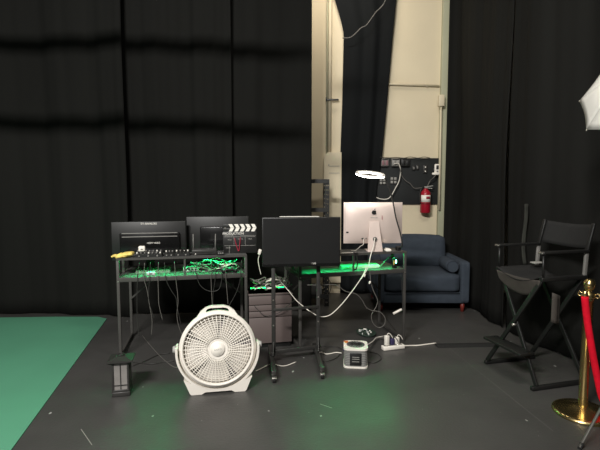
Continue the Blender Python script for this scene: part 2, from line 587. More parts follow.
for (x0, x1, col, lab) in ((380.5, 388, 'grey', 'grey double outlet box at the top left corner of the wall board'),
                           (391, 399, 'grey', 'grey outlet box with a white plug, second along the board top'),
                           (400.5, 409, 'blackmetal', 'darker outlet box, third along the top of the wall board')):
    t, w_, h_, d = wallbox('outlet_box', lab, 'outlet', x0, x1, 158.5, 166.5, col)
    for sx in (-1, 1):
        m = MB().box((sx * w_ * .24, -d - .003, h_ * -.08), (w_ * .34, .006, h_ * .6), bev=.002)
        m.build('outlet_face', 'black' if col == 'blackmetal' else ('greyprint' if x0 > 385 else 'pinkface'), t)
    MB().box((0, -d - .002, h_ * .35), (w_ * .8, .004, h_ * .1)).build('lid_seam', 'black', t)
for k, (x0, x1, y0, y1) in enumerate(((379.3, 385.5, 178.5, 184.5), (390, 396.5, 177, 183.8))):
    t, w_, h_, d = wallbox('outlet_plate', ['four-socket plate low on the wall board, under the ring light tip', 'four-socket plate low on the wall board, right of its twin'][k], 'outlet', x0, x1, y0, y1, 'blackmetal', d=.02)
    for sx in (-1, 1):
        for sz in (-1, 1):
            MB().box((sx * w_ * .26, -d - .002, sz * h_ * .26), (w_ * .36, .006, h_ * .36), bev=.004).build('socket', 'greyprint', t)
for k, (x0, x1, y0, y1) in enumerate(((412, 415, 166, 170.5), (415.8, 418.5, 165, 170))):
    t, w_, h_, d = wallbox('switch', ['small dark switch on the wall board, left of the pair', 'small dark switch on the wall board, right of the pair'][k], 'switch', x0, x1, y0, y1, 'blackmetal', d=.02)
    MB().box((0, -d - .003, 0), (w_ * .4, .008, h_ * .5), bev=.002).build('toggle', 'grey', t)
t, w_, h_, d = wallbox('switch_plate', 'dark plate with two tiny white lights above the extinguisher', 'switch', 423, 427, 165, 173.5, 'blackmetal', d=.015)
for sz in (-1, 1): MB().cyl((0, -d, sz * h_ * .25), (0, -d - .006, sz * h_ * .25), .008, seg=10).build('light', 'chalk', t)
# handheld-style controller unit at the corner
a = C(437, 169, WY - .12)
t = thing('wall_handset', 'white wall unit with black screen hanging at the board corner', 'wall unit', (a.x - .0, WY - .10, a.z))
MB().box((0, -.015, 0), (.062, .03, .125), bev=.012).build('body', 'white', t)
MB().box((.002, -.033, .02), (.03, .006, .05), bev=.004).build('screen', 'black', t)
MB().box((-.015, -.020, -.06), (.09, .035, .03), bev=.008).build('shelf', 'white', t)
MB().box((.002, -.033, -.03), (.02, .006, .02), bev=.002).build('button', 'grey', t)
MB().box((0, .05, 0), (.03, .10, .03)).build('bracket', 'grey', t)
# small white box upper right
a = C(441, 101, WY - .12)
t = thing('junction_box', 'small cream junction box high on the corner post', 'junction box', (a.x, WY - .10, a.z))
MB().box((0, -.03, 0), (.07, .06, .14), bev=.008).build('box', 'ledge', t)
MB().cyl((0, -.03, -.07), (0.01, -.02, -a.z + 1.1), .012, seg=8).build('drop_pipe', 'ledge', t)
# extinguisher
a, b = C(425.5, 213, WY - .12), C(425.5, 187, WY - .12)
t = thing('fire_extinguisher', 'red fire extinguisher hanging on the wall board edge', 'fire extinguisher', (a.x, WY - .105, a.z))
h_ = b.z - a.z
MB().lathe([(0, 0), (.055, 0), (.064, .01), (.064, h_ * .72), (.058, h_ * .80), (.035, h_ * .88), (.022, h_ * .92), (.022, h_ * .95), (0, h_ * .95)], 28).build('cylinder', 'redpaint', t)
m = MB()
m.grid(lambda u, v: Vector((.0655 * math.sin(-1.25 + 2.1 * u), -.0655 * math.cos(-1.25 + 2.1 * u), h_ * (.42 + .27 * v))), 14, 2)
m.build('label', 'chalk', t, solid=.001)
m = MB()
m.grid(lambda u, v: Vector((.0668 * math.sin(-.15 + .8 * u), -.0668 * math.cos(-.15 + .8 * u), h_ * (.54 + .1 * v))), 8, 2)
m.build('label_picture', 'redwire', t, solid=.001)
m = MB().box((0, 0, h_ * .98), (.03, .04, .03), bev=.004)
m.box((.03, -.02, h_ * 1.02), (.11, .02, .012), Ry(-.15), .003)
m.box((.03, -.02, h_ * .96), (.09, .018, .01), Ry(.15), .003)
m.build('handle', 'greyprint', t)
MB().tube(spline([(-.02, 0, h_ * .97), (-.06, -.02, h_ * .93), (-.08, -.02, h_ * .7), (-.072, -.02, h_ * .35)], 6), .009, 8).build('hose', 'black', t)
m = MB().tube([(.064 * 1.02 * math.cos(a_), .064 * 1.02 * math.sin(a_), h_ * .36) for a_ in [2 * PI * k / 24 for k in range(24)]], .004, 6, closed=True)
m.box((0, .085, h_ * .4), (.03, .04, .12))
m.build('bracket', 'black', t)
# white wires on board
YB = WY - .10
cable([C(394, 164, YB), C(398, 163.5, YB), C(400, 167, YB), C(400.5, 172, YB), C(399, 181, YB), C(395, 189, YB), C(391, 196, YB), C(387, 199, YB), C(381, 199, YB), C(376.5, 197.5, YB)],
      .006, 'whitewire', 'white cord looping down from the outlets and curling left')
cable([C(398, 164, YB - .02), C(400, 169, YB - .02), C(402, 176, YB), C(406, 181, YB), C(410, 183.5, YB), C(414, 188, YB), C(419, 188, YB), C(423, 187.5, YB)],
      .005, 'greywire', 'pale cord running from the outlets to the fire extinguisher')
cable([C(436, 175, YB - .04), C(433, 178, YB - .04), C(430, 181, YB), C(427.5, 186, YB)], .006, 'greywire', 'short pale cord between wall unit and fire extinguisher')
cable([C(380, 157.3, YB), C(388, 157.8, YB), C(396, 157.5, YB), C(404, 158, YB), C(410, 157, YB), C(418, 158, YB), (C(424, 157, YB)), C(430, 158, YB)], .005, 'darkwire', 'dark cord lying along the top edge of the wall board')

# ---- slotted shelving unit behind the curtain edge
SX0, SX1, SY0, SY1 = -.12, (327.0 - 300) / 450 * 5.14, 5.14, 5.48
t = thing('shelving_unit', 'black slotted-post shelving unit against the cream wall strip', 'shelf', (0, 0, 0))
zt = C(320, 179.5, 5.14).z
for (x, y) in ((SX0, SY0), (SX1, SY0), (SX0, SY1), (SX1, SY1)):
    m = MB()
    m.box((x - .02, y, zt / 2), (.012, .012, zt))
    m.box((x + .02, y, zt / 2), (.012, .012, zt))
    z = .02
    while z < zt:
        m.box((x, y, z), (.032, .011, .036))
        z += .052
    m.build('post', 'black', t)
for z in (.12, .45, .80, 1.12, zt - .02):
    MB().box(((SX0 + SX1) / 2, (SY0 + SY1) / 2, z), (SX1 - SX0 - .06, SY1 - SY0 - .03, .02)).box(((SX0 + SX1) / 2, SY0 - .012, z), (SX1 - SX0 + .05, .012, .045)).build('shelf', 'black', t)
a = C(316.5, 300, 5.2)
tag(MB().box((a.x, 5.24, .46 + .055), (.10, .14, .11), bev=.004).build('carton', 'wood'), 'small tan carton on the black shelving unit', 'box')
tag(MB().box((a.x - .0, 5.24, .131 + .05), (.12, .16, .10), bev=.004).build('carton', 'slab'), 'dark carton on the lowest shelf of the black shelving unit', 'box')

# ================================================================ SOFA
t = thing('sofa', 'slate blue fabric loveseat with wooden legs against the back wall', 'sofa', (1.352, 4.87, 0), math.radians(-1.0))
t.scale = (1, 1.02, 1)


def cushion(mb, c, size, bev, puff=.0, rot=None, n=10):
    """soft box with rounded edges and slightly crowned faces"""
    t_ = bmesh.new()
    bmesh.ops.create_cube(t_, size=1)
    bmesh.ops.subdivide_edges(t_, edges=list(t_.edges), cuts=n, use_grid_fill=True)
    R = rot or Matrix.Identity(3)
    for v in t_.verts:
        q = v.co * 2
        s = Vector((q.x * size[0] / 2, q.y * size[1] / 2, q.z * size[2] / 2))
        inner = Vector([max(-size[i] / 2 + bev, min(size[i] / 2 - bev, s[i])) for i in range(3)])
        d = s - inner
        if d.length > 1e-9: s = inner + d.normalized() * min(bev, d.length if d.length < bev else bev)
        k = puff * (1 - q.x ** 2) * (1 - q.y ** 2) if abs(q.z) > .99 else 0
        k2 = puff * (1 - q.x ** 2) * (1 - q.z ** 2) if abs(q.y) > .99 else 0
        s.z += math.copysign(k, q.z)
        s.y += math.copysign(k2, q.y)
        v.co = R @ s + Vector(c)
    t_.verts.ensure_lookup_table()
    mb._add([v.co for v in t_.verts], [[v.index for v in f.verts] for f in t_.faces], 0, True)
    t_.free()
    return mb


ft = .10
MB().box((0, .38, ft + .06), (.98, .74, .12), bev=.012).build('base', 'blue', t)
cushion(MB(), (-.0, .30, ft + .12 + .105), (.82, .62, .205), .045, .015).build('seat_cushion', 'blue', t)
m = MB()
m.tube([(-.40, -.008, ft + .121), (.40, -.008, ft + .121)], .005, 6)
m.build('piping', 'bluedark', t)
for s in (-1, 1):
    cushion(MB(), (s * .465, .385, ft + .232), (.10, .77, .464), .025).build('armrest', 'blue', t)
cushion(MB(), (0, .69, .405), (.84, .14, .60), .04).build('backrest', 'blue', t)
cushion(MB(), (-.0, .56, .61), (.80, .15, .37), .06, .02, Rx(-.16)).build('back_cushion', 'blue', t)
for (x, y) in ((-.45, .06), (.455, .06), (-.45, .68), (.455, .68)):
    MB().cyl((x, y, 0), (x, y, ft + .01), .019, .027, 14).build('leg', 'legwood', t)
a = C(449, 267, 5.3)
pl = thing('bolster_pillow', 'round slate blue bolster cushion leaning on the right sofa arm', 'cushion', (1.688, 5.07, .508), math.radians(88))
pts = [(-.17 + .34 * i / 12, 0, 0) for i in range(13)]
rr = [.060] + [.073 - .004 * abs(i - 6) / 6 for i in range(1, 12)] + [.060]
MB().tube(pts, rr, 20).build('cushion_body', 'blue', pl)
for s in (-1, 1):
    MB().tube([(s * .17, .062 * math.cos(k * PI / 12), .062 * math.sin(k * PI / 12)) for k in range(24)], .005, 6, closed=True).build('piping', 'bluedark', pl)

# ================================================================ DESKS
class Frame:
    def __init__(s, ox, oy, ang):
        s.o = Vector((ox, oy, 0)); s.a = ang; s.R = Rz(ang)

    def w(s, u, v, z=0): return s.o + s.R @ Vector((u, v, z))

    def u_at(s, px, v):
        """u of the point at depth v on the desk whose picture column is px"""
        k = (px - 300) / 450
        c, sn = math.cos(s.a), math.sin(s.a)
        return (k * (s.o.y + c * v) - s.o.x + sn * v) / (c - k * sn)

    def wp(s, px, v, z=0): return s.w(s.u_at(px, v), v, z)


ZT, ZS = .66, .815
FL = Frame(-1.445, 3.53, math.radians(11.4))
FR = Frame(0.0, 3.68, math.radians(15.5))


def desk(F, W, D, label, divider):
    t = thing('desk', label, 'desk', F.o, F.a)
    MB().box((W / 2, D / 2, ZT - .0125), (W - .03, D - .03, .024), bev=.002).build('desktop', 'slab', t)
    m = MB()
    m.box((W / 2, 0.0, ZT - .018), (W, .022, .036), bev=.002).box((W / 2, D, ZT - .018), (W, .022, .036), bev=.002)
    m.build('front_rail', 'deskmetal', t)
    for x in (0, W):
        for y in (0, D):
            MB().box((x, y, (ZS if y == 0 else ZT) / 2), (.023, .023, (ZS if y == 0 else ZT)), bev=.002).build('leg', 'deskmetal', t)
        MB().box((x, D / 2, .03), (.020, D - .024, .022)).build('floor_bar', 'deskmetal', t)
        MB().box((x, D / 2, ZT - .02), (.020, D - .024, .03)).build('side_rail', 'deskmetal', t)
    sh = MB().box((W / 2, .12, ZS - .007), (W + .02, .26, .014), bev=.002).build('monitor_shelf', 'slab', t)
    MB().box((W / 2, -.012, ZS - .007), (W + .02, .006, .018)).build('shelf_edge', 'deskmetal', sh)
    for x in (0, W): MB().box((x, .235, (ZT + ZS) / 2 - .004), (.02, .02, ZS - ZT - .008)).build('shelf_post', 'deskmetal', t)
    MB().box((divider, .0, (ZT + ZS) / 2 - .004), (.014, .014, ZS - ZT - .008)).build('shelf_post', 'deskmetal', t)
    # corner braces
    MB().bar((.0, D - .018, .36), (.30, D - .018, ZT - .04), .004, .014).build('brace', 'deskmetal', t)
    MB().bar((W - .0, D - .018, .36), (W - .30, D - .018, ZT - .04), .004, .014).build('brace', 'deskmetal', t)
    for x in (.0, W): MB().cyl((x, -.012, ZT - .03), (x, -.016, ZT - .03), .006, seg=8).build('bolt', 'steel', t)
    led = MB().box((W / 2, .045, ZS - .018), (W - .06, .008, .006)).build('light_strip', 'led', t)
    led['label'] = 'glowing green light strip'
    return t


WL, WR, DD = 1.01, .96, .54
desk(FL, WL, DD, 'black metal desk on the left with two monitors and green glow', FL.u_at(183.5, 0))
desk(FR, WR, .50, 'black metal desk on the right carrying the silver computer', FR.u_at(354, 0))
# the strips' own light
for F, W in ((FL, WL), (FR, WR)):
    l = bpy.data.lights.new('green_strip_light', 'AREA')
    l.shape = 'RECTANGLE'; l.size = W - .08; l.size_y = .02; l.energy = 2.3; l.spread = math.radians(140); l.color = (0.02, 1, .28)
    o = bpy.data.objects.new('green_strip_light', l)
    COL.objects.link(o)
    o.location = F.w(W / 2, .10, ZS - .024)
    o.rotation_euler = (math.radians(-26), 0, F.a)


# ---- monitors seen from behind
def monitor_back(F, px, v, wd, hh, ztop, label, bars, words, rz=0):
    p = F.wp(px, v)
    t = thing('computer_monitor', label, 'monitor', (p.x, p.y, ZT + .001), F.a + rz)
    zc = ztop - ZT - hh / 2
    MB().box((0, 0, zc), (wd, .022, hh), bev=.006).build('screen_housing', 'black', t)
    MB().box((0, .013, zc), (wd - .03, .004, hh - .04)).build('display', 'screen', t)
    bw, bh = wd * .80, hh * .62
    if not bars: bw, bh = wd * .66, hh * .66
    ox = 0.01 if bars else .03
    bz = zc - hh * .10
    MB().box((ox, -.026, bz), (bw, .036, bh), bev=.008).build('rear_bulge', 'blackgloss', t)
    if bars:
        for k in (0, 1): MB().box((ox, -.046, bz + bh / 2 - .002 - .030 * k), (bw * .92, .004, .008), bev=.001).build('vent_bar', 'grey', t)
    else:
        for k in range(8): MB().box((ox, -.045, bz + .05 - .008 * k), (bw * .5, .002, .003)).build('vent_slot', 'blackmatte', t)
    for (s_, sz, xx, zz, mm) in words:
        text('lettering', s_, sz, mm, t, (xx, -.0465 if zz < .5 * hh else -.0125, zc - hh / 2 + zz))
    MB().box((0, .03, (zc - hh / 2 + .06) / 2 + .005), (.07, .02, zc - hh / 2 + .06), bev=.003).build('stand_neck', 'black', t)
    MB().box((0, .03, .006), (.22, .15, .012), bev=.004).build('stand_base', 'black', t)
    return t


monitor_back(FL, 148.5, .34, .622, .335, 1.08, 'wide black monitor seen from behind, two pale bars across its back', True,
             [('TV-ANALOG', .024, -.0, .315, 'chalk'), ('HDMI VIDEO', .019, .04, .150, 'chalk'), ('DIGITAL AUDIO', .011, .02, .168, 'greyprint')])
monitor_back(FL, 217.5, .41, .562, .335, 1.112, 'plain black monitor seen from behind, right of the barred one', False, [], math.radians(-6))

# ---- clapperboard
p = FL.wp(239.5, .10)
t = thing('clapperboard', 'black film clapperboard with white chevrons standing on the left desk', 'clapperboard', (p.x, p.y, ZS + .001), FL.a - math.radians(5))
LW, LH = .285, .185
MB().box((0, 0, LH / 2), (LW, .008, LH), bev=.002).build('slate', 'black', t)
st = MB().box((0, -.001, LH + .016), (LW, .012, .030), bev=.002).build('lower_stick', 'black', t)
st2 = MB().box((0, -.001, LH + .048), (LW, .012, .031), bev=.002).build('clap_stick', 'black', t)
cw = .030
for sgn, par, zc in ((1, st2, LH + .048), (-1, st, LH + .016)):
    m = MB()
    for k in range(5):
        x = -LW / 2 + .062 + k * .047
        hh = .0152
        if sgn > 0: pl_ = [(x - .013, zc + hh), (x + cw - .013, zc + hh), (x + cw + .004, zc - hh), (x + .004, zc - hh)]
        else: pl_ = [(x + .004, zc + hh), (x + cw + .004, zc + hh), (x + cw - .013, zc - hh), (x - .013, zc - hh)]
        m.prism(pl_, -.0085, -.0075, 0, M4)
    m.build('white_stripes', 'chalk', par)
MB().cyl((-LW / 2 + .02, -.01, LH + .03), (-LW / 2 + .02, .008, LH + .03), .008, seg=12).build('hinge', 'steel', t)
text('lettering', 'PRODUCTION', .026, 'chalk', t, (-.055, -.0048, LH - .018), sx=1.05)
for (s_, x, z) in (('ROLL', -.085, .115), ('SCENE', .005, .120), ('TAKE', .085, .120), ('DIRECTOR', -.09, .150), ('DATE', -.10, .045)):
    text('lettering', s_, .015, 'greyprint', t, (x, -.0048, z))
m = MB()
for z in (LH - .035, .140, .065): m.box((0 if z < .15 else .07, -.0046, z), (LW * (.92 if z < .15 else .45), .001, .0022))
for x in (-.05, .045): m.box((x, -.0046, .1), (.0022, .001, .075))
m.box((-.09, -.0046, .03), (.0022, .001, .06))
m.build('ruled_lines', 'greyprint', t)
tag(MB().tube(spline([t.matrix_basis @ Vector(q) for q in ((-.045, -.012, .13), (-.03, -.016, .07), (-.012, -.018, .02), (-.002, -.018, .07), (.004, -.014, .135))], 8), .0035, 6).build('red_wire', 'redwire'),
    'thin red wire draped in front of the clapperboard', 'cable')

# ---- gear on the left upper shelf
def on_shelf(px, v, z=ZS): return FL.wp(px, v, z + .001)


def mixer(px0, px1, v, d, h, label, cat, nm, knobs, rows, led_=False, capm='grey'):
    u0, u1 = FL.u_at(px0, v), FL.u_at(px1, v)
    p = FL.w((u0 + u1) / 2, v + d / 2, ZS + .001)
    w_ = u1 - u0
    t = thing(nm, label, cat, p, FL.a)
    # wedge casing
    prof = [(-d / 2, 0), (d / 2, 0), (d / 2, h), (-d / 2, h * .55)]
    M_ = Matrix(((0, 0, 1, 0), (1, 0, 0, 0), (0, 1, 0, 0), (0, 0, 0, 1)))
    MB().prism(prof, -w_ / 2, w_ / 2, 0, M_).build('casing', 'black', t)
    for r in range(rows):
        for k in range(knobs):
            x = -w_ / 2 + w_ * (k + .5) / knobs
            y = -d / 2 + d * (r + .6) / (rows + .2)
            z = h * (.55 + .45 * (y + d / 2) / d)
            MB().cyl((x, y, z - .002), (x, y, z + .011), .0062, .005, 10).build('knob', capm if (k + r) % 3 else 'chalk', t)
    for k in range(max(2, knobs // 2)):
        x = -w_ / 2 + w_ * (k + .5) / max(2, knobs // 2)
        MB().cyl((x, -d / 2 + .002, h * .28), (x, -d / 2 - .007, h * .28), .006, seg=10).build('jack', 'grey', t)
    return t


mixer(133, 160.5, .0, .12, .040, 'black audio mixer with two rows of knobs, beside the yellow cloth', 'audio mixer', 'audio_mixer', 7, 2)
mixer(163, 172.5, .01, .10, .042, 'small black control box between the audio mixer and the receivers', 'control box', 'control_box', 3, 1)
mixer(173.3, 188.5, .01, .10, .044, 'black receiver with silver dials, left of the router', 'receiver', 'receiver', 4, 1, capm='steel')
# small white adapter on the mixer
p = FL.wp(140.6, .045)
t = thing('power_adapter', 'small white cube adapter sitting on top of the audio mixer', 'adapter', (p.x, p.y, ZS + .042), FL.a + .1)
MB().box((0, 0, .024), (.052, .045, .044), bev=.009).build('body', 'white', t)
MB().box((0, -.0235, .022), (.016, .003, .008), bev=.001).build('port', 'grey', t)
# yellow cloth bundle
p = FL.wp(123, .03)
rnd = random.Random(4)
t = thing('work_gloves', 'crumpled yellow work gloves on the left corner of the left desk', 'gloves', (p.x, p.y, ZS + .001), FL.a)
for k, (dx, sz, rt) in enumerate(((-.022, .045, .15), (.022, .05, -.1))):
    m = MB()
    cushion(m, (dx, .0, .014 + .012 * k), (.095, .08, .026), .011, .007, Rz(rt) @ Ry(-.12))
    for f in range(4):
        m.tube(spline([(dx - .03, -.028 + .018 * f, .014 + .01 * k), (dx - .055, -.03 + .018 * f, .017 + .01 * k), (dx - .072 + .006 * (f % 2), -.032 + .019 * f, .010 + .008 * k)], 4), [.0085] * 8 + [.006], 8)
    m.build('glove', 'yellow', t)
# router
u0, u1 = FL.u_at(191, .04), FL.u_at(216, .04)
p = FL.w((u0 + u1) / 2, .09, ZS + .001)
t = thing('wifi_router', 'dark grey router with two upright thin antennas on the left desk', 'router', p, FL.a)
w_ = u1 - u0
MB().box((0, 0, .025), (w_, .12, .042), bev=.004).build('casing', 'blackmetal', t)
for s in (-1, 1):
    MB().cyl((s * (w_ / 2 - .012), -.05, .04), (s * (w_ / 2 - .012) + (.0 if s < 0 else .004), -.045, .175), .0042, .0034, 8).build('antenna', 'grey', t)
MB().box((0.0, -.061, .025), (w_ * .75, .003, .004)).build('status_window', 'black', t)
MB().cyl((-w_ * .36, -.061, .012), (-w_ * .36, -.064, .012), .005, seg=8).build('indicator', 'chalk', t)
MB().box((w_ * .2, -.061, .014), (.03, .004, .012)).build('port', 'black', t)
# small connector block + white plug
p = on_shelf(220, .02)
t = thing('splitter_box', 'small black splitter block between the router and the clapperboard', 'splitter', p, FL.a)
MB().box((0, 0, .018), (.055, .05, .034), bev=.004).build('casing', 'black', t)
for k in (-1, 0, 1): MB().cyl((k * .016, -.025, .018), (k * .016, -.031, .018), .006, seg=10).build('port', 'grey', t)
# small white charger on the right end of the left shelf
p = FL.wp(247.6, .03)
p2 = C(259.5, 252, 3.88)
t = thing('hanging_charger', 'white charger plug with a cord beside the clapperboard', 'charger', (p2.x, p2.y, p2.z), .3)
MB().box((0, 0, 0), (.028, .026, .05), Ry(.3), bev=.007).build('body', 'white', t)
MB().tube(spline([(.0, 0, -.02), (-.012, 0, -.07), (-.004, 0, -.13), (.012, .0, -.20)], 6), .0035, 6).build('lower_cord', 'whitewire', t)

# ---- left desk lower level
u0, u1 = FL.u_at(133.5, .14), FL.u_at(168.5, .14)


def keyboard(F, u0, u1, v, d, label, rz=0, m_='grey'):
    t = thing('keyboard', label, 'keyboard', F.w((u0 + u1) / 2, v + d / 2, ZT + .001), F.a + rz)
    w_ = u1 - u0
    M_ = Matrix(((0, 0, 1, 0), (1, 0, 0, 0), (0, 1, 0, 0), (0, 0, 0, 1)))
    MB().prism([(-d / 2, 0), (d / 2, 0), (d / 2, .024), (-d / 2, .012)], -w_ / 2, w_ / 2, 0, M_).build('casing', m_, t)
    m = MB()
    for r in range(5):
        n = 15
        for k in range(n):
            y = -d / 2 + d * (r + .6) / 5.3
            m.box((-w_ / 2 + w_ * (k + .5) / n, y, .014 + .012 * (y + d / 2) / d + .003), (w_ / n * .8, d / 5 * .72, .006))
    m.build('keys', 'chalk' if m_ == 'white' else 'grey', t)
    return t


keyboard(FL, u0, u1, .14, .12, 'pale keyboard under the upper shelf of the left desk')
u = FL.u_at(189, .14)
t = thing('hub_box', 'small pale box with ports lying under the left desk shelf', 'hub', FL.w(u, .18, ZT + .001), FL.a + .1)
MB().box((0, 0, .022), (.12, .08, .042), bev=.006).build('casing', 'keyb', t)
for k in range(4): MB().box((-.04 + .027 * k, -.041, .018), (.018, .004, .012)).build('port', 'black', t)
u = FL.u_at(151, .11)
t = thing('hub_box', 'small pale adapter box resting just in front of the keyboard', 'hub', FL.w(FL.u_at(149.5, .07), .07, ZT + .001), FL.a)
MB().box((0, 0, .012), (.07, .05, .024), bev=.004).build('casing', 'keyb', t)
MB().box((0, -.026, .012), (.02, .003, .008)).build('port', 'black', t)
# game controller
t = thing('game_controller', 'dark two-handled controller among the cables under the left desk shelf', 'controller', FL.w(FL.u_at(228.5, .03), .045, ZT + .001), FL.a + .1)
m = MB()
cushion(m, (0, 0, .026), (.10, .05, .03), .013, .003, n=6)
for s in (-1, 1): cushion(m, (s * .045, -.012, .02), (.034, .07, .034), .015, .0, Rz(s * .35), n=6)
m.build('shell', 'black', t)
for s in (-1, 1): MB().cyl((s * .025, -.005, .04), (s * .025, -.005, .05), .008, .010, 12).build('thumbstick', 'grey', t)
# tangles of cable on the left desktop
rnd = random.Random(12)
for k in range(13):
    px = rnd.uniform(196, 240)
    u = FL.u_at(px, .12)
    u = min(u, WL - .13)
    v0 = rnd.uniform(.06, .2)
    pts = []
    R0 = rnd.uniform(.035, .075)
    ph = rnd.uniform(0, 6)
    for j in range(9):
        a_ = ph + j * .9
        pts.append(FL.w(u + R0 * math.cos(a_) * 1.3, v0 + R0 * .7 * math.sin(a_), ZT + .006 + .009 * k * .7 + .012 * (1 + math.sin(j * 1.7 + k))))
    cable(pts, rnd.choice((.004, .005, .0065)), 'greywire' if k % 3 else 'whitewire',
          'tangled pale cord heaped under the right half of the left desk shelf', 'tangled cords under the left desk shelf')

# ---- black cords hanging from the left desk
hang = [[(137.5, 262), (137.5, 278), (137, 300), (137.5, 322), (139, 336)],
        [(143, 262), (144, 278), (147, 290), (149.5, 305), (152, 320), (151.5, 335)],
        [(149, 262), (149.5, 278), (148.5, 300), (151, 309), (154, 318)],
        [(157, 263), (158, 278), (158.5, 295), (159, 305), (162.5, 320)],
        [(163, 264), (166, 279), (171, 290), (176, 298), (177, 306), (181, 325)],
        [(173, 264), (176, 280), (178, 300), (177, 316), (180, 330), (186, 342)],
        [(196, 262), (196, 272), (200, 285), (209, 291), (219, 289), (222, 275), (220, 266)],
        [(211, 263), (211, 275), (212, 300), (213, 312)],
        [(216, 263), (215, 280), (213, 295), (213, 310)],
        [(224, 264), (226, 280), (227.5, 298), (228, 304)],
        [(241, 264), (240, 280), (236, 293), (230, 304), (227, 310)]]
HL = ['leftmost thin cord hanging from the left desk, beside the metal leg', 'second thin cord from the left, hanging below the white adapter', 'short wavy cord hanging below the middle of the audio mixer',
      'cord hanging below the right end of the audio mixer', 'cord hanging below the small control box, bending right', 'long cord hanging from the receiver down towards the fan',
      'wide loop of cord drooping from the router end of the left desk', 'straight cord hanging inside the drooping loop, left of its pair', 'straight cord hanging inside the drooping loop, right of its pair',
      'cord hanging below the game controller, above the fan', 'rightmost cord hanging from the left desk, slanting to the fan handle']
for k, q in enumerate(hang):
    pts = []
    for j, (x, y) in enumerate(q):
        Yd = FL.wp(x, -.03).y
        if j == 0: pts.append(FL.wp(x, -.028, ZS - .04)); continue
        P_ = C(x, y, Yd)
        P_.z = max(P_.z, .01)
        pts.append(P_)
    cable(pts, .0026 if k != 6 else .003, 'greywire' if k % 2 else 'darkwire', HL[k], 'cords hanging from the left desk')

# ---- drawer cabinet between the desks
ca = math.radians(11.4)
t = thing('drawer_cabinet', 'brown-grey drawer cabinet standing between the two desks', 'cabinet', (-.072, 3.815, 0), ca)
CW, CD, CH = .370, .24, .475
MB().box((-CW / 2, CD / 2, CH / 2 + .02), (CW, CD, CH - .04), bev=.004).build('body', 'seam', t)
MB().box((-CW / 2, CD / 2, CH - .008), (CW + .004, CD + .006, .016), bev=.003).build('top', 'cabinet', t)
MB().box((-CW / 2, CD / 2, .02), (CW - .02, CD - .02, .04)).build('plinth', 'black', t)
zs = [(.045, .268), (.274, .322), (.328, .376), (.382, .455)]
for k, (a, b) in enumerate(zs):
    d_ = MB().box((-CW / 2, -.007, (a + b) / 2), (CW - .004, .014, b - a), bev=.003).build('drawer', 'cabinet', t)
# clutter of cable on the cabinet
rnd = random.Random(3)
for k in range(16):
    x, y = -CW / 2 + rnd.uniform(-.13, .13), rnd.uniform(.06, .13)
    R0 = rnd.uniform(.03, .075)
    ph = rnd.uniform(0, 6)
    pts = [t.matrix_basis @ Vector((x + R0 * math.cos(ph + j * .95) * 1.2, y + R0 * .6 * math.sin(ph + j * .95), CH + .008 + .006 * k + .016 * (1 + math.sin(j * 1.9 + k)))) for j in range(9)]
    cable(pts, rnd.choice((.004, .0055)), 'whitewire' if k % 4 == 0 else 'greywire', 'cord tangled in the heap on top of the drawer cabinet', 'tangled cords on the drawer cabinet')
t2 = thing('light_strip', 'added green glow strip hidden behind the cords on the drawer cabinet', 'light strip', t.matrix_basis @ Vector((-CW / 2, .200, CH + .001)), ca)  # added out of sight to spill green light over the cord heap
MB().box((0, 0, .004), (.30, .012, .006)).build('strip', 'led', t2)

# ---- computer on the right desk
p = FR.wp(373.5, .10)
t = thing('desktop_computer', 'silver all-in-one computer seen from behind on the right desk', 'computer', (p.x, p.y, ZS + .001), math.radians(3))
IW = .523
zt = C(372, 202.5, p.y).z - ZS
zb = C(372, 243.5, p.y).z - ZS
zc = (zt + zb) / 2
hh = zt - zb


def shell(u, v):
    x = (u - .5) * IW
    z = zb + hh * v
    e = max(0, 1 - (2 * abs(u - .5)) ** 2.6) * max(0, 1 - (2 * abs(v - .5)) ** 2.6)
    return Vector((x, .012 - .040 * e ** .8, z))


m = MB().grid(shell, 30, 22)
m.box((0, .016, zc), (IW, .010, hh), bev=.003)
m.build('rear_shell', 'alu', t)
MB().box((0, .0225, zc), (IW - .01, .003, hh - .01)).build('screen', 'screen', t)
m = MB()
zq = zb + hh * .54
m._add([Vector(q) for q in ((-.042, -.030, zq), (.042, -.030, zq), (.066, -.085, .010), (-.066, -.085, .010), (-.042, -.038, zq), (.042, -.038, zq), (.066, -.093, .010), (-.066, -.093, .010))],
       [(0, 1, 2, 3), (7, 6, 5, 4), (0, 4, 5, 1), (1, 5, 6, 2), (2, 6, 7, 3), (3, 7, 4, 0)])
m.build('stand', 'alu', t)
MB().box((0, -.02, .006), (.132, .15, .010), bev=.003).build('stand_foot', 'alu', t)
for r_, mm, dd in ((.019, 'grey', 0), (.013, 'black', .001)):
    zz = zb + hh * .13
    MB().cyl((0, -.060 - dd, zz), (0, -.082 - dd, zz), r_, seg=24).build('cable_hole' if dd else 'hole_ring', mm, t)
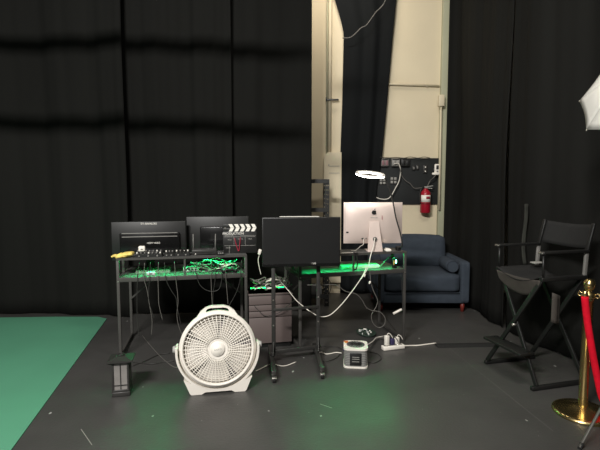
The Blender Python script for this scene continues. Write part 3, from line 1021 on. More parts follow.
# fruit emblem built from outline
zz = zb + hh * .76
ap = []
for k in range(40):
    a_ = 2 * PI * k / 40
    r_ = .021 * (1 - .12 * math.cos(2 * a_ + PI) * .3)
    x, z = r_ * math.cos(a_) * .95, r_ * math.sin(a_)
    if abs(x) < .008: z -= math.copysign(.0035 * (1 - abs(x) / .008), z)
    bx, bz = .026, .003
    d_ = math.hypot(x - bx, z - bz)
    if d_ < .011:
        x = bx - math.sqrt(max(0, .011 ** 2 - (z - bz) ** 2))
    ap.append((x, zz + z))
m = MB().prism(ap, -.0315, -.0285, 0, M4)
lf = [(.000, .022), (.003, .030), (.011, .034), (.010, .027), (.004, .022)]
m.prism([(x, zz + z) for x, z in lf], -.0315, -.0285, 0, M4)
m.build('emblem', 'black', t)
MB().box((0.0, -.0295, zz - .046), (.06, .002, .004)).build('small_print', 'greyprint', t)
MB().box((.072, -.028, zz - .045), (.004, .003, .036)).build('scratch_mark', 'redwire', t)
for (x, z) in ((-.235, .10), (-.225, .10), (-.10, .045), (-.088, .045), (-.066, .047)):
    MB().box((x, -.014 if x > -.2 else .001, zb + z), (.010, .012, .012), bev=.001).build('port', 'grey' if x > -.08 else 'black', t)
m = MB().tube(spline([(-.09, -.02, zb + .045), (-.092, -.035, zb + .0), (-.12, -.04, zb - .02), (-.16, -.03, .008), (-.20, -.03, .006)], 8), .0028, 6)
m.build('video_cable', 'whitewire', t)
# white slab (keyboard) and small boxes under the shelf
u0, u1 = FR.u_at(343, .10), FR.u_at(381, .10)
keyboard(FR, u0, u1, .10, .11, 'white keyboard lying under the shelf of the right desk', m_='white')
p = FR.wp(355, -.0)
t = thing('headset_hook', 'black curved hook clipped to the front of the right desk shelf', 'hook', FR.wp(356, -.018, ZS), FR.a)
m = MB().box((0, .0, .004), (.03, .03, .008), bev=.002)
m.tube(spline([(0, -.006, .0), (.01, -.012, -.04), (.012, -.014, -.09), (-.006, -.02, -.135), (-.028, -.02, -.12)], 6), .006, 8)
m.build('hook_body', 'black', t)
p = FR.wp(393, .03, ZS + .001)
t = thing('computer_mouse', 'white mouse lying on the right end of the desk shelf', 'mouse', FR.wp(388.5, .03, ZS + .001), FR.a + 1.3)
cushion(MB(), (0, 0, .011), (.085, .05, .022), .010, .006, n=6).build('shell', 'white', t)
t = thing('pen', 'thin white stylus lying at the left end of the right desk shelf', 'pen', FR.wp(347, .005, ZS + .006), FR.a)
MB().cyl((-.05, 0, 0), (.05, 0, 0), .004, seg=8).cyl((.05, 0, 0), (.06, 0, 0), .004, .001, 8).build('barrel', 'white', t)
# second display at the left end of the right desk, only its top edge clears the monitor in front
t = thing('computer_monitor', 'dark monitor mostly hidden behind the switched-off one, pale top edge showing', 'monitor', FR.w(.03, .13, ZS + .001), math.radians(4))
MB().box((0, 0, .175), (.34, .02, .27), bev=.004).build('screen_housing', 'black', t)
MB().box((.0, 0, .3125), (.335, .016, .005)).build('top_edge', 'chalk', t)['label'] = 'pale top edge'
MB().box((0, .02, .03), (.05, .016, .06)).build('stand_neck', 'black', t)
MB().box((0, .02, .005), (.16, .11, .010), bev=.003).build('stand_base', 'black', t)
# ring light with gooseneck
Yr = FR.wp(400, .1).y
Yr -= .17
c0 = C(370.2, 174.6, Yr - .06)
t = thing('ring_light', 'lit white ring light on a bent gooseneck above the computer', 'ring light', c0)
rr_ = 14.2 / 450 * (Yr - .06)
tl = Rx(math.radians(12)) @ Ry(math.radians(4.5))


def ringprof(r0, w_, z0, z1):
    m = MB()
    n = 48
    vs = []
    for k in range(n):
        a_ = 2 * PI * k / n
        for (rr2, zz2) in ((r0 - w_, z0), (r0 + w_, z0), (r0 + w_, z1), (r0 - w_, z1)):
            vs.append(tl @ Vector((rr2 * math.cos(a_), rr2 * math.sin(a_), zz2)))
    fs = []
    for k in range(n):
        k2 = (k + 1) % n
        for j in range(4):
            j2 = (j + 1) % 4
            fs.append((k * 4 + j, k * 4 + j2, k2 * 4 + j2, k2 * 4 + j))
    m._add(vs, fs, 0, False)
    return m


ringprof(rr_ - .010, .010, -.008, .003).build('diffuser', 'ring', t)
ringprof(rr_ - .010, .011, .0035, .012).build('back_shell', 'white', t)
pts = [C(383.8, 176.5, Yr - .06), C(386.5, 181, Yr - .04), C(390, 190, Yr - .02), C(393, 202, Yr), C(396, 218, Yr), C(400.5, 234, Yr), C(402, 246, Yr)]
e = FR.w(WR - .035, .06, ZS + .03)
MB().tube([q - c0 for q in spline(pts + [e], 6)], .006, 8).build('gooseneck', 'blackmetal', t)
MB().box(e - c0 + Vector((0, 0, -.012)), (.035, .045, .036), Rz(FR.a), .004).build('clamp', 'black', t)
MB().cyl((C(384, 176.5, Yr - .06) - c0) + Vector((-.02, 0, 0)), (C(384, 176.5, Yr - .06) - c0) + Vector((.012, 0, -.004)), .014, seg=12).build('swivel', 'grey', t)
# phone holder with tiny green light near the right end
t = thing('power_bank', 'small black battery with a green light at the right desk end', 'battery', FR.w(WR - .075, .045, ZT + .001), FR.a)
MB().box((0, 0, .045), (.045, .022, .09), bev=.005).build('casing', 'black', t)
MB().box((.008, -.012, .06), (.01, .003, .03)).build('light_bar', 'ledw', t)
MB().box((-.012, -.012, .05), (.008, .003, .04)).build('marking', 'yellow', t)
# cable draped diagonally on right desktop
cable([FR.wp(380, .06, ZT + .008), FR.wp(384, .1, ZT + .04), FR.wp(389, .14, ZT + .075), FR.wp(395, .16, ZT + .10)], .004, 'greywire', 'pale cord rising at the right end under the right desk shelf')

# ================================================================ MONITOR ON ROLLING STAND
t = thing('monitor_stand', 'black steel rolling stand with two upright posts in front of the cabinet', 'stand', (0, 0, 0))
pl_, pr_ = G(273.8, 362), G(318, 357)
zpt = .86
posts = []
for q, nm in ((pl_, 'l'), (pr_, 'r')):
    MB().bar((q.x, q.y, .07), (q.x, q.y, zpt), .030, .030, bev=.003).build('post', 'blackmetal', t)
for q, fr, bk in ((pl_, G(274.3, 382.5), G(270, 353)), (pr_, G(322.5, 378.5), G(314.5, 351))):
    d = (fr - bk).normalized()
    fo = MB().bar(fr + Vector((0, 0, .055)) - d * .02, bk + Vector((0, 0, .055)), .035, .035, bev=.004).build('foot', 'blackmetal', t)
    m = MB()
    m.bar((q.x - .0, q.y - .09, .075), (q.x, q.y, .16), .006, .03)
    m.box((q.x, q.y, .075), (.055, .10, .012))
    m.build('gusset', 'blackmetal', t)
    for e_ in (fr, bk):
        cst = MB().cyl(e_ + Vector((-.012, 0, .02)), e_ + Vector((.012, 0, .02)), .019, seg=16).build('caster', 'blackmatte', t)
        MB().box(e_ + Vector((0, 0, .033)), (.034, .03, .012), bev=.002).build('caster_fork', 'steel', cst)
    for zz in (.30, .5): MB().cyl((q.x, q.y - .015, zz), (q.x, q.y - .019, zz), .006, seg=8).build('bolt', 'steel', t)
za = C(295, 358, (pl_.y + pr_.y) / 2).z
MB().bar((pl_.x, pl_.y, .085), (pr_.x, pr_.y, .085), .03, .03, bev=.003, up=(0, 0, 1)).build('lower_crossbar', 'blackmetal', t)
zm = C(295, 309.5, pl_.y).z
MB().bar((pl_.x, pl_.y - .018, zm), (pr_.x, pr_.y - .018, zm), .012, .022, bev=.002).build('middle_crossbar', 'blackmetal', t)
MB().bar((pl_.x, pl_.y, .84), (pr_.x, pr_.y, .84), .03, .03, bev=.003).build('upper_crossbar', 'blackmetal', t)
# the display
cM = C(301.5, 242, 3.44)
yaw = math.radians(5)
t = thing('computer_monitor', 'black monitor facing the camera, switched off, on the rolling stand', 'monitor', (cM.x, cM.y, cM.z), yaw)
MW, MH = .605, .382
MB().box((0, .012, 0), (MW, .028, MH), bev=.005).build('screen_housing', 'black', t)
MB().box((0, -.0025, .008), (MW - .016, .003, MH - .034)).build('display', 'screen', t)
MB().box((0, -.0026, -MH / 2 + .012), (MW - .012, .003, .018)).build('chin', 'blackgloss', t)
lg = text('lettering', 'LG', .020, 'chalk', t, (.10, -.0048, -MH / 2 + .024))
MB().tube([(.082 + .006 * math.cos(a_), -.0045, -MH / 2 + .024 + .006 * math.sin(a_)) for a_ in [2 * PI * k / 16 for k in range(16)]], .0008, 4, closed=True).build('logo_ring', 'greyprint', t)
MB().box((0, .05, 0), (.12, .05, .12), bev=.004).build('mount', 'black', t)
MB().box((0, .078, .0), (.34, .02, .06), Rz(0), .002).build('mount_plate', 'blackmetal', t)

# ================================================================ FLOOR FAN
fc = G(217, 394)
t = thing('floor_fan', 'large round white floor fan with pale blades in front of the left desk', 'fan', (fc.x - .0, fc.y + .058, 0), math.radians(10.4))
t.scale = (.955, .955, .955)
FCZ, FRr = .306, .268
tilt = math.radians(-8)
FM = Matrix.Translation((0, 0, FCZ)) @ Matrix.Rotation(tilt, 4, 'X') @ Matrix(((1, 0, 0, 0), (0, 0, -1, 0), (0, 1, 0, 0), (0, 0, 0, 1)))   # local z -> towards viewer (-Y)
# FM maps (x, y, z): x right, y up, z towards viewer


def ring_l(mb, prof, mi=0, seg=64): return mb.lathe(prof, seg, mi, FM)


hd = ring_l(MB(), [(.25, -.075), (.264, -.06), (.268, .015), (.264, .024), (.254, .028), (.252, .036), (.244, .038), (.238, .034), (.236, .022), (.240, .0), (.24, -.06), (.25, -.075)]).build('ring_housing', 'fanwhite', t)
ring_l(MB(), [(0, -.075), (.242, -.075), (.242, -.070), (0, -.070)]).build('rear_shroud', 'fandark', t)
# handle: a flat arch moulded on the top of the ring, pierced by a slot
m = MB()
out_ = [(-.150, .215), (-.118, .262), (-.085, .288), (-.045, .300), (.045, .300), (.085, .288), (.118, .262), (.150, .215)]
in_ = [(-.080, .256), (-.078, .268), (-.070, .279), (-.045, .285), (.045, .285), (.070, .279), (.078, .268), (.080, .256)]
for z0_, z1_ in ((-.045, .012),):
    vs, n_ = [], len(out_)
    for z in (z0_, z1_):
        vs += [FM @ Vector((x, y, z)) for x, y in out_] + [FM @ Vector((x, y, z)) for x, y in in_]
    fs = []
    for k in range(n_ - 1):
        fs += [(k, k + 1, n_ + k + 1, n_ + k), (2 * n_ + k, 3 * n_ + k, 3 * n_ + k + 1, 2 * n_ + k + 1), (k, 2 * n_ + k, 2 * n_ + k + 1, k + 1), (n_ + k, n_ + k + 1, 3 * n_ + k + 1, 3 * n_ + k)]
    fs += [(0, n_, 3 * n_, 2 * n_), (n_ - 1, 3 * n_ - 1, 4 * n_ - 1, 2 * n_ - 1)]
    m._add(vs, fs)
m.build('handle', 'fanwhite', t)
# grille
m = MB()
for r_ in [.080 + .0157 * k for k in range(11)]:
    zz = .020 + .012 * (1 - (r_ / .245) ** 2)
    m.tube([FM @ Vector((r_ * math.cos(a_), r_ * math.sin(a_), zz)) for a_ in [2 * PI * k / 56 for k in range(56)]], .0024, 4, closed=True)
for k in range(50):
    a_ = 2 * PI * k / 50
    pts = []
    for j in range(7):
        r_ = .065 + (.239 - .065) * j / 6
        aa = a_ + .10 * math.sin(j / 6 * 1.5)
        pts.append(FM @ Vector((r_ * math.cos(aa), r_ * math.sin(aa), .022 + .012 * (1 - (r_ / .245) ** 2))))
    m.tube(pts, .0030, 4)
m.build('grille', 'white', t)
hb = ring_l(MB(), [(0, .046), (.040, .046), (.046, .042), (.049, .034), (.060, .032), (.066, .036), (.070, .033), (.070, .022), (0, .022)], seg=40).build('hub_cap', 'fanwhite', t)
ring_l(MB(), [(0, .0478), (.036, .0478), (.037, .046)], seg=32).build('hub_badge', 'white', hb)
lt = text('lettering', 'LASKO', .017, 'greyprint', hb, (0, 0, 0), ext=.0004)
lt.matrix_local = FM @ Matrix.Translation((0, 0, .0486)) @ Matrix.Rotation(.06, 4, 'Z')
# blades
for k in range(5):
    a0 = 2 * PI * k / 5 + .88

    def bl(u, v, a0=a0):
        r_ = .05 + .185 * v
        half = .52 + .07 * math.sin(v * PI)
        aa = a0 + (u - .5) * 2 * half * .96 - .12 * v
        return FM @ Vector((r_ * math.cos(aa), r_ * math.sin(aa), -.022 + (u - .5) * .05))
    MB().grid(bl, 8, 8).build('blade', 'blade', t, solid=.003)
ring_l(MB(), [(0, .0), (.052, .0), (.056, -.01), (.056, -.065), (0, -.065)], seg=28).build('motor_hub', 'blade', t)
# base cradle: lower arc with splayed feet and pivot knobs
m = MB()
outer, inner = [], []
for k in range(33):
    a_ = PI + PI * k / 32
    outer.append((.288 * math.cos(a_), FCZ + .288 * math.sin(a_)))
for k in range(33):
    a_ = 2 * PI - PI * k / 32
    inner.append((.274 * math.cos(a_), FCZ + .274 * math.sin(a_)))
for y0, y1 in ((-.055, .06),):
    pl2 = [(-.288, FCZ + .03), (-.288, FCZ)] + [(x, z) for x, z in outer[1:10]] + [(-.235, .11), (-.195, .012), (-.185, .002), (-.115, .002), (-.09, .016), (.09, .016), (.115, .002), (.185, .002), (.195, .012), (.235, .11)] + outer[23:32] + [(.288, FCZ), (.288, FCZ + .03), (.273, FCZ + .03)] + inner[1:32] + [(-.273, FCZ + .03)]
    # drop duplicates that would self-intersect
    pl2 = [q for i, q in enumerate(pl2) if i == 0 or (abs(q[0] - pl2[i - 1][0]) + abs(q[1] - pl2[i - 1][1])) > 1e-4]
    m.prism(pl2, y0, y1, 0, M4)
m.build('base_cradle', 'fanwhite', t)
for s in (-1, 1):
    MB().cyl((s * .288, 0, FCZ + .01), (s * .308, 0, FCZ + .01), .028, .022, 20).build('pivot_knob', 'fangrey', t)
cable([G(256, 371, .006), G(262, 368, .006), G(266, 366, .006), G(272, 364, .006), G(284, 366, .006), G(296, 362, .006)], .004, 'whitewire', 'white fan cord lying on the floor beside the rolling stand')

# ================================================================ LANTERN
p = G(124, 393)
t = thing('lantern', 'small black square lantern with a flared roof on the floor', 'lantern', (p.x - .01, p.y, 0), math.radians(12))
hw, Hh = .047, .262
MB().box((0, 0, .016), (.115, .115, .030), bev=.004).box((0, 0, .038), (.108, .108, .016), bev=.003).build('base', 'blackmetal', t)
for sx in (-1, 1):
    for sy in (-1, 1): MB().box((sx * hw, sy * hw, .135), (.013, .013, .185), bev=.002).build('corner_post', 'blackmetal', t)
for i in range(4):
    a_ = i * PI / 2
    R = Rz(a_)
    MB().box(R @ Vector((0, -hw, .135)), (.086, .003, .18), R).build('glass_pane', 'glass', t)
    MB().box(R @ Vector((0, -hw - .003, .135)), (.006, .004, .18), R).box(R @ Vector((0, -hw - .003, .075)), (.09, .004, .006), R).build('glazing_bar', 'blackmetal', t)
m = MB()
vs = []
for h_, z_ in ((.062, .222), (.078, .236), (.078, .244), (.030, .262)): vs += [(-h_, -h_, z_), (h_, -h_, z_), (h_, h_, z_), (-h_, h_, z_)]
fs = [(3, 2, 1, 0), (12, 13, 14, 15)]
for l in range(3):
    for k in range(4): fs.append((l * 4 + k, l * 4 + (k + 1) % 4, l * 4 + 4 + (k + 1) % 4, l * 4 + 4 + k))
m._add([Vector(v) for v in vs], fs)
m.build('roof', 'blackmetal', t)
MB().tube([(.018 * math.cos(k * PI / 8), .018 * math.sin(k * PI / 8), .268  ) for k in range(16)], .003, 6, closed=True).build('ring_handle', 'blackmetal', t)

# ================================================================ SMALL HEATER
p = G(357, 369)
t = thing('space_heater', 'small squat grey heater with a cream rim on the floor', 'heater', (p.x + .0, p.y + .10, 0), math.radians(-6))
HW, HD, HH = .185, .19, .155


def rrect(w_, d_, r_, n=6):
    out = []
    for (cx, cy, a0) in ((w_ / 2 - r_, d_ / 2 - r_, 0), (-w_ / 2 + r_, d_ / 2 - r_, PI / 2), (-w_ / 2 + r_, -d_ / 2 + r_, PI), (w_ / 2 - r_, -d_ / 2 + r_, 3 * PI / 2)):
        for k in range(n + 1):
            a_ = a0 + PI / 2 * k / n
            out.append((cx + r_ * math.cos(a_), cy + r_ * math.sin(a_)))
    return out


MB().prism(rrect(HW, HD, .035), 0.001, .014).build('base_rim', 'white', t)
bd_ = MB().prism(rrect(HW - .012, HD - .012, .033), .014, HH - .016).build('body', 'heatside', t)
m = MB()
for k in range(9):
    m.tube([(x, y, .022 + .0135 * k) for x, y in rrect(HW - .010, HD - .010, .033)], .0018, 4, closed=True)
m.build('side_ribs', 'greyprint', bd_)
MB().prism(rrect(HW, HD, .035), HH - .016, HH).build('top_rim', 'white', t)
MB().cyl((0, 0, HH), (0, 0, HH + .004), .070, seg=32).build('top_grille', 'heatside', t)
m = MB()
for k in range(18):
    a_ = 2 * PI * k / 18
    m.bar((.02 * math.cos(a_), .02 * math.sin(a_), HH + .0055), (.066 * math.cos(a_ + .3), .066 * math.sin(a_ + .3), HH + .0055), .004, .003)
m.build('grille_vanes', 'black', t)
MB().cyl((0, 0, HH + .004), (0, 0, HH + .009), .016, seg=16).build('grille_hub', 'black', t)
MB().box((.0, -HD / 2 + .003, .072), (.088, .010, .095), bev=.003).build('front_panel', 'black', t)
for z in (.055, .075, .09): MB().box((0, -HD / 2 - .003, z), (.055, .002, .004)).build('panel_print', 'greyprint', t)
MB().box((-HW / 2 + .022, HD / 2 - .045, HH + .0015), (.034, .05, .002), Rz(.3)).build('orange_sticker', 'orange', t)
MB().box((-HW / 2 + .0, HD / 2 - .075, HH - .04), (.006, .04, .03)).build('blue_sticker', 'purple', t)
# its cords
h0 = t.matrix_basis @ Vector((.06, .095, .10))
cable([h0, G(372, 342, .05), G(376, 338, .03), G(381, 336.5, .02), G(386, 336, .05)], .0048, 'whitewire', 'white cord arching from the small heater to the power strip')
cable([h0 + Vector((.015, .01, -.03)), G(371, 346, .03), G(374, 341, .02), G(379, 338, .03), G(385, 338, .03)], .0035, 'greywire', 'thin grey cord beside the white heater cord')
cable([G(316, 352, .006), G(322, 352.5, .006), G(326, 354, .006), G(331, 353.5, .006), G(336, 352.5, .006), G(341.5, 353, .012)], .0045, 'whitewire', 'short white cord on the floor left of the small heater')
cable([G(306, 346, .006), G(320, 346, .006), G(336, 346.5, .006), G(342, 349, .006)], .0035, 'darkwire', 'dark cord running along the floor behind the heater')
cable([G(341, 353, .006), G(336, 358, .006), G(328, 361, .006), G(320, 361, .006)], .0035, 'darkwire', 'dark cord curving on the floor left of the heater')
cable([G(370, 352, .006), G(378, 354, .006), G(381, 359, .006), G(374, 363, .006), G(368, 362, .006)], .0035, 'darkwire', 'dark cord loop on the floor right of the heater')
# green tray of small parts
p = G(366, 334)
t = thing('parts_tray', 'dark green tray of small pale parts on the floor behind the heater', 'tray', (p.x, p.y, 0), .25)
m = MB()
n = 28
m.lathe([(0, .001), (.085, .001), (.105, .02), (.102, .022), (.083, .008), (0, .008)], n, 0, Matrix.Diagonal((.85, 1.15, 1, 1)))
m.build('dish', 'pcb', t)
rnd = random.Random(9)
for k in range(16):
    a_, r_ = k * 2.4, .018 + .060 * math.sqrt(k / 16)
    MB().box((r_ * .85 * math.cos(a_), r_ * 1.1 * math.sin(a_), .020 + .004 * (k % 2)), (rnd.uniform(.012, .03), rnd.uniform(.008, .016), .012), Rz(rnd.uniform(0, 3)), .002).build('small_part', ['keyb', 'pcb', 'chalk'][k % 3], t)
# power strip with plugs
a, b = G(384, 350), G(436, 344)
t = thing('power_strip', 'white power strip lying on the floor at the right desk leg', 'power strip', (a.x, a.y, 0), math.atan2(b.y - a.y, b.x - a.x))
MB().box((.085, .0, .018), (.20, .055, .034), bev=.006).build('housing', 'white', t)
for k in range(4): MB().box((.015 + .045 * k, 0, .037), (.03, .03, .003), bev=.001).build('socket', 'grey', t)
ll = (b - a).length
MB().tube(spline([(.180, 0, .018), (.28, .01, .006), (.34, .0, .006), (ll, 0, .008)], 6), .006, 8).build('supply_cord', 'whitewire', t)
for k, (x, hh_, mm, lab, rz_) in enumerate(((.025, .085, 'white', 'tall white plug adapter standing on the power strip', .2), (.075, .055, 'purple', 'dark violet plug on the power strip beside the tall white one', -.1), (.12, .062, 'white', 'small white plug at the right of the plugs on the strip', .3))):
    q = t.matrix_basis @ Vector((x, 0, .039))
    g = thing('plug', lab, 'plug', q, t.rotation_euler.z + rz_)
    MB().box((0, 0, hh_ / 2), (.036, .034, hh_), Ry(-.0), .006).build('body', mm, g)
    MB().tube(spline([(0, 0, hh_ - .004), (.006, -.01, hh_ + .02), (.024, -.02, hh_ + .01), (.04, -.03, hh_ - .02)], 5), .0035, 6).build('cord', 'whitewire' if mm == 'white' else 'darkwire', g)
# cable cover ramp
a, b = G(436, 346), G(512, 344.5)
t = thing('cable_cover', 'long flat black cable cover across the floor towards the chair', 'cable cover', (a.x, a.y, 0), math.atan2(b.y - a.y, b.x - a.x))
Lc = (b - a).length
M_ = Matrix(((0, 0, 1, 0), (1, 0, 0, 0), (0, 1, 0, 0), (0, 0, 0, 1)))
MB().prism([(-.05, 0.001), (.05, 0.001), (.018, .016), (-.018, .016)], 0, Lc, 0, M_).build('ramp', 'blackmatte', t)
# hanging white tube from the right desk
p = C(397.5, 311.5, 3.90)
t = thing('hanging_tube', 'short white tube hanging beside the right desk leg', 'tube', p)
MB().cyl((-.038, 0, -.020), (.038, 0, .020), .011, seg=14).build('body', 'white', t)
MB().tube(spline([(.038, 0, .020), (.046, .0, .06), (.04, .02, .2), (.03, .03, .33)], 6), .002, 6).build('cord', 'darkwire', t)

# ---- hanging cables in front of the desks
Yf = 3.66
cable([C(271, 262, 3.62), C(275, 273, 3.62), C(281, 282, 3.62), C(288, 290, 3.62), C(296, 300, 3.62), C(304, 307, 3.62), C(311, 312, 3.6), C(320, 316.5, 3.6), C(330, 315, 3.62), C(341, 305, 3.66), C(350, 294, 3.7), C(358, 283, 3.75), C(363, 275, 3.78), C(367, 266, 3.82)],
      .004, 'whitewire', 'long white cord sagging between the cabinet and the right desk')
cable([C(307, 285, 3.66), C(320, 285, 3.66), C(336, 285, 3.68), C(345, 291, 3.7), C(356, 294, 3.72), C(362, 300, 3.74), C(366, 307, 3.76), C(372, 310.5, 3.78), C(380, 312, 3.78), C(385, 318, 3.78), C(384, 325, 3.78), C(378.5, 327.5, 3.78), C(373, 323, 3.78), C(371.5, 315, 3.78), C(376, 307, 3.8), C(377.5, 300, 3.8), C(374, 292, 3.8), C(371, 283, 3.8), C(369.5, 268, 3.82)],
      .0034, 'greywire', 'grey cord ending in a loop above the floor by the red sofa leg')
for (px, py, lab) in ((364.5, 275.5, 'small white cord clip on the cords under the computer, upper one'), (369.8, 282.5, 'small white cord clip on the cords under the computer, lower one')):
    q = C(px, py, 3.78)
    tag(MB().box(q, (.016, .016, .026), Ry(.3), .005).build('cord_clip', 'white'), lab, 'cord clip')
cable([C(375, 238, 3.85), C(373.5, 246, 3.84), C(370.5, 256, 3.80), C(368.5, 266, 3.79), C(365, 273, 3.78), C(361, 279, 3.76)], .0045, 'whitewire', 'white power cord dropping from the hole in the computer stand')
cable([C(283, 258, 3.63), C(291, 263, 3.63), C(290, 272, 3.63), C(286, 279, 3.64), C(284, 286, 3.64), C(293, 294, 3.66)], .0045, 'greywire', 'grey cord looping below the off monitor')
cable([C(250, 296, 3.76), C(254, 305, 3.74), C(259, 311, 3.74), C(266, 316, 3.74), C(280, 312, 3.74), C(292, 302, 3.75), C(300, 298, 3.70)], .003, 'darkwire', 'dark cord drooping across the cabinet drawers')
cable([FR.w(.1, .5, .60), C(326, 278, 4.9), C(331, 286, 5.0), C(329, 294, 5.0)], .004, 'darkwire', 'dark cord hanging in the gap beside the shelving unit')
# floor cords near the lantern
cable([G(133, 362, .006), G(142, 363, .006), G(152, 364, .006), G(163, 362, .006), G(174, 361, .006)], .004, 'darkwire', 'black cord along the floor between lantern and fan')
cable([G(132, 366, .006), G(145, 361, .006), G(158, 355, .006), G(170, 353, .006)], .0035, 'darkwire', 'thin black cord on the floor behind the fan edge')
cable([G(142, 335, .006), G(150, 345, .006), G(160, 356, .006), G(172, 366, .006), G(180, 368, .006)], .0035, 'greywire', 'thin grey cord crossing the floor under the left desk')
cable([G(386, 318, .006), G(392, 326, .006), G(398, 334, .006), G(402, 341, .006)], .004, 'darkwire', 'black cord on the floor running to the right desk leg')

# ================================================================ DIRECTOR'S CHAIR
ang = math.radians(-165)
t = thing('director_chair', 'tall black folding director chair facing left by the curtain', 'chair', (1.725, 3.235, 0), ang)
hx, hy = .20, .24
SZ = .755
for s in (-1, 1):
    MB().box((0, s * hy, .018), (2 * hx + .06, .028, .026), bev=.004).build('floor_rail', 'black', t)
    MB().box((-.02, s * .215, SZ), (.38, .030, .028), bev=.004).build('seat_rail', 'black', t)
for x in (-hx, hx):
    xs = x * .85 - .02
    for s, dx in ((1, .011), (-1, -.011)):
        MB().bar((x + dx, -s * hy, .03), (xs + dx, s * .212, SZ - .01), .030, .016, bev=.002, up=(1, 0, 0)).build('cross_leg', 'black', t)
    MB().cyl((x * .93 - .010 - .02, 0, .385), (x * .93 - .010 + .02, 0, .385), .010, seg=12).build('pivot', 'steel', t)
m = MB().box((hx + .03, 0, .235), (.12, 2 * hy * .80, .018), bev=.003)
for s in (-1, 1): m.box((hx, s * hy * .66, .225), (.03, .02, .05))
m.build('footrest', 'black', t)
for s in (-1, 1):
    y = s * .215
    MB().cyl((.150, y, SZ), (.155, y, .925), .008, seg=10).build('front_arm_post', 'black', t)
    MB().bar((-.195, y, SZ - .02), (-.205, y, .93), .026, .018, bev=.003).build('rear_arm_post', 'grey', t)
    MB().bar((-.205, y, .93), (-.255, y, 1.125), .026, .018, bev=.003).build('back_post', 'black', t)
    ar = MB().box((-.02, y, .937), (.38, .045, .018), bev=.005).build('armrest', 'black', t)
    MB().box((.173, y, .937), (.022, .04, .014), bev=.003).build('end_cap', 'steel', ar)
m = MB()
m.grid(lambda u, v: Vector((-.205 + .38 * v, -.215 + .43 * u, SZ + .016 - .055 * math.sin(PI * u))), 18, 6)
m.build('seat', 'canvas', t, solid=.004)
m = MB()
m.grid(lambda u, v: Vector((.172 - .03 * v * math.sin(PI * u), -.215 + .43 * u, (SZ - .006) - .13 * v * (math.sin(PI * min(1, max(0, u))) ** .45) - .012 * math.sin(PI * u))), 20, 6)
m.build('seat_pocket', 'pouch', t, solid=.004)
m = MB()
m.grid(lambda u, v: Vector((-.218 - .045 * v - .040 * math.sin(PI * u), -.215 + .43 * u, .955 + .165 * v - .014 * math.sin(PI * u))), 18, 6)
m.build('backrest', 'canvas', t, solid=.004)
a = C(559.5, 308, 3.08)
m = MB()
m.grid(lambda u, v: Vector((.10 - .08 * u, .245 + .012 * math.sin(u * 5), .67 - .20 * v - .03 * u)), 8, 8)
m.build('side_pouch', 'pouch', t, solid=.005)
# light cloth on seat
tag(MB().box(C(537, 262.5, 3.42), (.09, .05, .012), Rz(.3), .004).build('folded_paper', 'greyprint'), 'small pale folded sheet lying on the director chair seat', 'paper')
# olive strap added in place of the gap between the two right curtains
m = MB()
m.grid(lambda u, v: Vector((0, 0, 0)) + C(523.2 + 3.6 * u - (1.5 * math.sin(v * 5)), 266 - 62 * v, 3.86 - .02 * math.sin(v * 9 + u)), 4, 16)
tag(m.build('curtain_gap_sliver', 'olive', solid=.004), 'narrow olive-grey strap standing for the curtain gap behind the chair', 'sliver')

# ================================================================ STANCHION AND ROPE
def stanchion(x, y, label):
    t = thing('stanchion_post', label, 'stanchion', (x, y, 0))
    MB().lathe([(0, 0), (.165, 0), (.168, .006), (.166, .014), (.155, .020), (.135, .023), (.09, .032), (.05, .046), (.034, .054), (0, .054)], 56).build('base', 'brass', t)
    MB().lathe([(.027, .05), (.027, .70), (.030, .70), (.030, .715), (.026, .72), (0, .72)], 28).build('pole', 'brass', t)
    MB().lathe([(0, .715), (.034, .715), (.036, .722), (.036, .742), (.030, .748), (.018, .752), (.016, .762), (.024, .768), (.031, .782), (.033, .798), (.029, .815), (.018, .828), (0, .832)], 28).build('finial', 'brass', t)
    m = MB()
    for k in range(4):
        a_ = PI / 4 + k * PI / 2
        c = Vector((.045 * math.cos(a_), .045 * math.sin(a_), .733))
        m.tube([c + Vector((math.cos(a_) * .012 * math.cos(b_), math.sin(a_) * .012 * math.cos(b_), .012 * math.sin(b_))) for b_ in [2 * PI * j / 12 for j in range(12)]], .0028, 6, closed=True)
    m.build('hook_ring', 'brass', t)
    return t


sp = G(582.5, 413)
stanchion(sp.x, sp.y, 'polished brass stanchion post with a round base at the right edge')
stanchion(2.32, 2.66, 'second brass stanchion post, outside the frame, holding the rope end')
ry = sp.y - .062
r0 = C(585.3, 291, ry)
ro = thing('velvet_rope', 'thick red velvet rope hooked to the brass stanchion post', 'rope', r0)
W_ = [r0, C(585.1, 300, ry), C(587.5, 322, ry), C(592, 350, ry), C(597.5, 378, ry), C(603, 400, ry), Vector((1.87, ry, .05)), Vector((1.97, ry - .01, .030)), Vector((2.08, ry - .02, .08)), Vector((2.17, ry - .03, .28)), Vector((2.23, ry - .04, .52)), Vector((2.268, 2.61, .70))]
S_ = [q - r0 for q in spline(W_, 8)]
MB().tube(S_[6:-4], .0195, 14).build('rope', 'red', ro)
MB().tube([S_[0], S_[3], S_[7]], .015, 12).build('rope_end', 'brass', ro)
MB().tube([S_[-1], S_[-3], S_[-5]], .015, 12).build('rope_end', 'brass', ro)

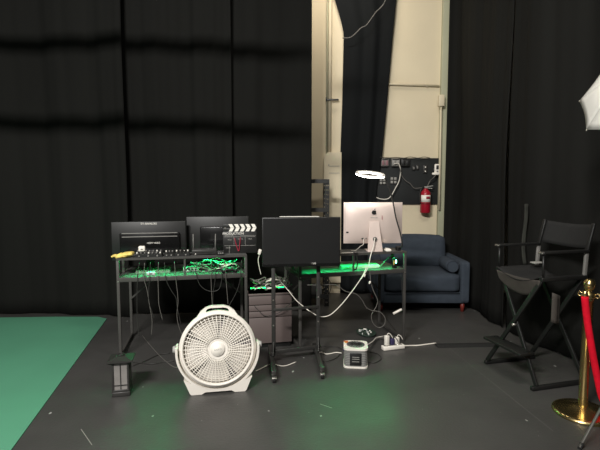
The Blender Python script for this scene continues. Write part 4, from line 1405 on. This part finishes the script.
# ================================================================ UMBRELLA AND LIGHT STAND
ua, ub, ug, ux, uy, uz, uR = 0.37431898, -1.00951965, 1.73876016, 1.7117623, 2.35696746, 1.98350087, 0.34453332
U3 = Rz(ua) @ Ry(ub) @ Rz(ug)
t = thing('photo_umbrella', 'white photo umbrella at the right edge, partly outside the frame', 'umbrella', (ux, uy, uz))
U4 = U3.to_4x4()
m = MB()
for k in range(8):
    a0, a1 = k * PI / 4, (k + 1) * PI / 4

    def panel(u, v, a0=a0, a1=a1):
        r_ = uR * v
        e0_ = Vector((math.cos(a0), math.sin(a0), 0)); e1_ = Vector((math.cos(a1), math.sin(a1), 0))
        q = e0_.lerp(e1_, u) * r_ * (1 - .03 * v * v * math.sin(PI * u))
        q.z = -.3 * uR * (v ** 1.7) - .0 * u
        return U3 @ q
    m.grid(panel, 6, 10)
m.build('canopy', 'umbrella', t, solid=.0012)
for k in range(8):
    a0 = k * PI / 4
    pts = [U3 @ Vector((uR * v * math.cos(a0), uR * v * math.sin(a0), -.3 * uR * v ** 1.7 - .003)) for v in [i / 8 for i in range(9)]]
    rb = MB().tube(pts, .0018, 6).build('rib', 'grey', t)
    q = pts[-1]
    MB().ball(q, .006, 8).build('rib_tip', 'steel', rb)
MB().cyl(U3 @ Vector((0, 0, .02)), U3 @ Vector((0, 0, -.46)), .0045, seg=8).build('shaft', 'steel', t)
ax = U3 @ Vector((0, 0, -1))
hub = Vector((ux, uy, uz)) + ax * .42
t = thing('light_stand', 'thin metal tripod light stand, one leg reaching into the right edge', 'light stand', (hub.x, hub.y, 0))
MB().cyl((0, 0, .20), (0, 0, hub.z - .09), .011, seg=12).build('pole', 'blackmetal', t)
MB().box((0, 0, hub.z - .06), (.03, .03, .07), bev=.004).build('bracket', 'black', t)
ft_ = G(579.5, 449)
v1 = Vector((ft_.x - hub.x, ft_.y - hub.y, 0))
for k in range(3):
    q = Rz(k * 2 * PI / 3) @ v1
    lg_ = MB().cyl((q.x, q.y, .010), (q.x * .04, q.y * .04, .74), .0075, seg=10).build('leg', 'steel', t)
    MB().cyl((q.x, q.y, .0), (q.x * .97, q.y * .97, .028), .011, seg=10).build('foot_cap', 'blackmatte', lg_)
# lamp head shining into the umbrella
t = thing('studio_lamp', 'studio lamp head on the light stand behind the white umbrella', 'lamp', (hub.x, hub.y, hub.z))
d = -ax
MB().cyl(-d * .02 + Vector((0.0, .0, .045)), d * .09 + Vector((0, 0, .045)), .035, .045, 20).build('lamp_head', 'black', t)
l = bpy.data.lights.new('umbrella_lamp', 'SPOT')
l.energy = 3; l.spot_size = math.radians(100); l.shadow_soft_size = .03; l.color = (1, .96, .88)
o = bpy.data.objects.new('umbrella_lamp', l)
COL.objects.link(o)
o.location = hub + d * .12 + Vector((0, 0, .045))
o.rotation_euler = d.to_track_quat('-Z', 'Y').to_euler()

# ================================================================ OVERHEAD TRUSS (above the picture)
t = thing('lighting_truss', 'steel lighting truss hung from the ceiling above the picture', 'truss', (0, 2.0, 0), math.radians(-3))
for (y, z) in ((0, 2.87), (0, 3.32)):
    MB().cyl((-4.15, y, z), (-.62, y, z), .04, seg=14).build('chord', 'blackmetal', t)
m = MB()
for k in range(10):
    x = -4.05 + k * .34
    m.cyl((x, 0, 2.87), (x + .17, 0, 3.32), .008, seg=6).cyl((x + .17, 0, 3.32), (x + .34, 0, 2.87), .008, seg=6)
m.build('lacing', 'blackmetal', t)
for x in (-3.5, -.8): MB().cyl((x, 0, 3.32), (x, 0, 4.399), .006, seg=6).build('hanger', 'steel', t)
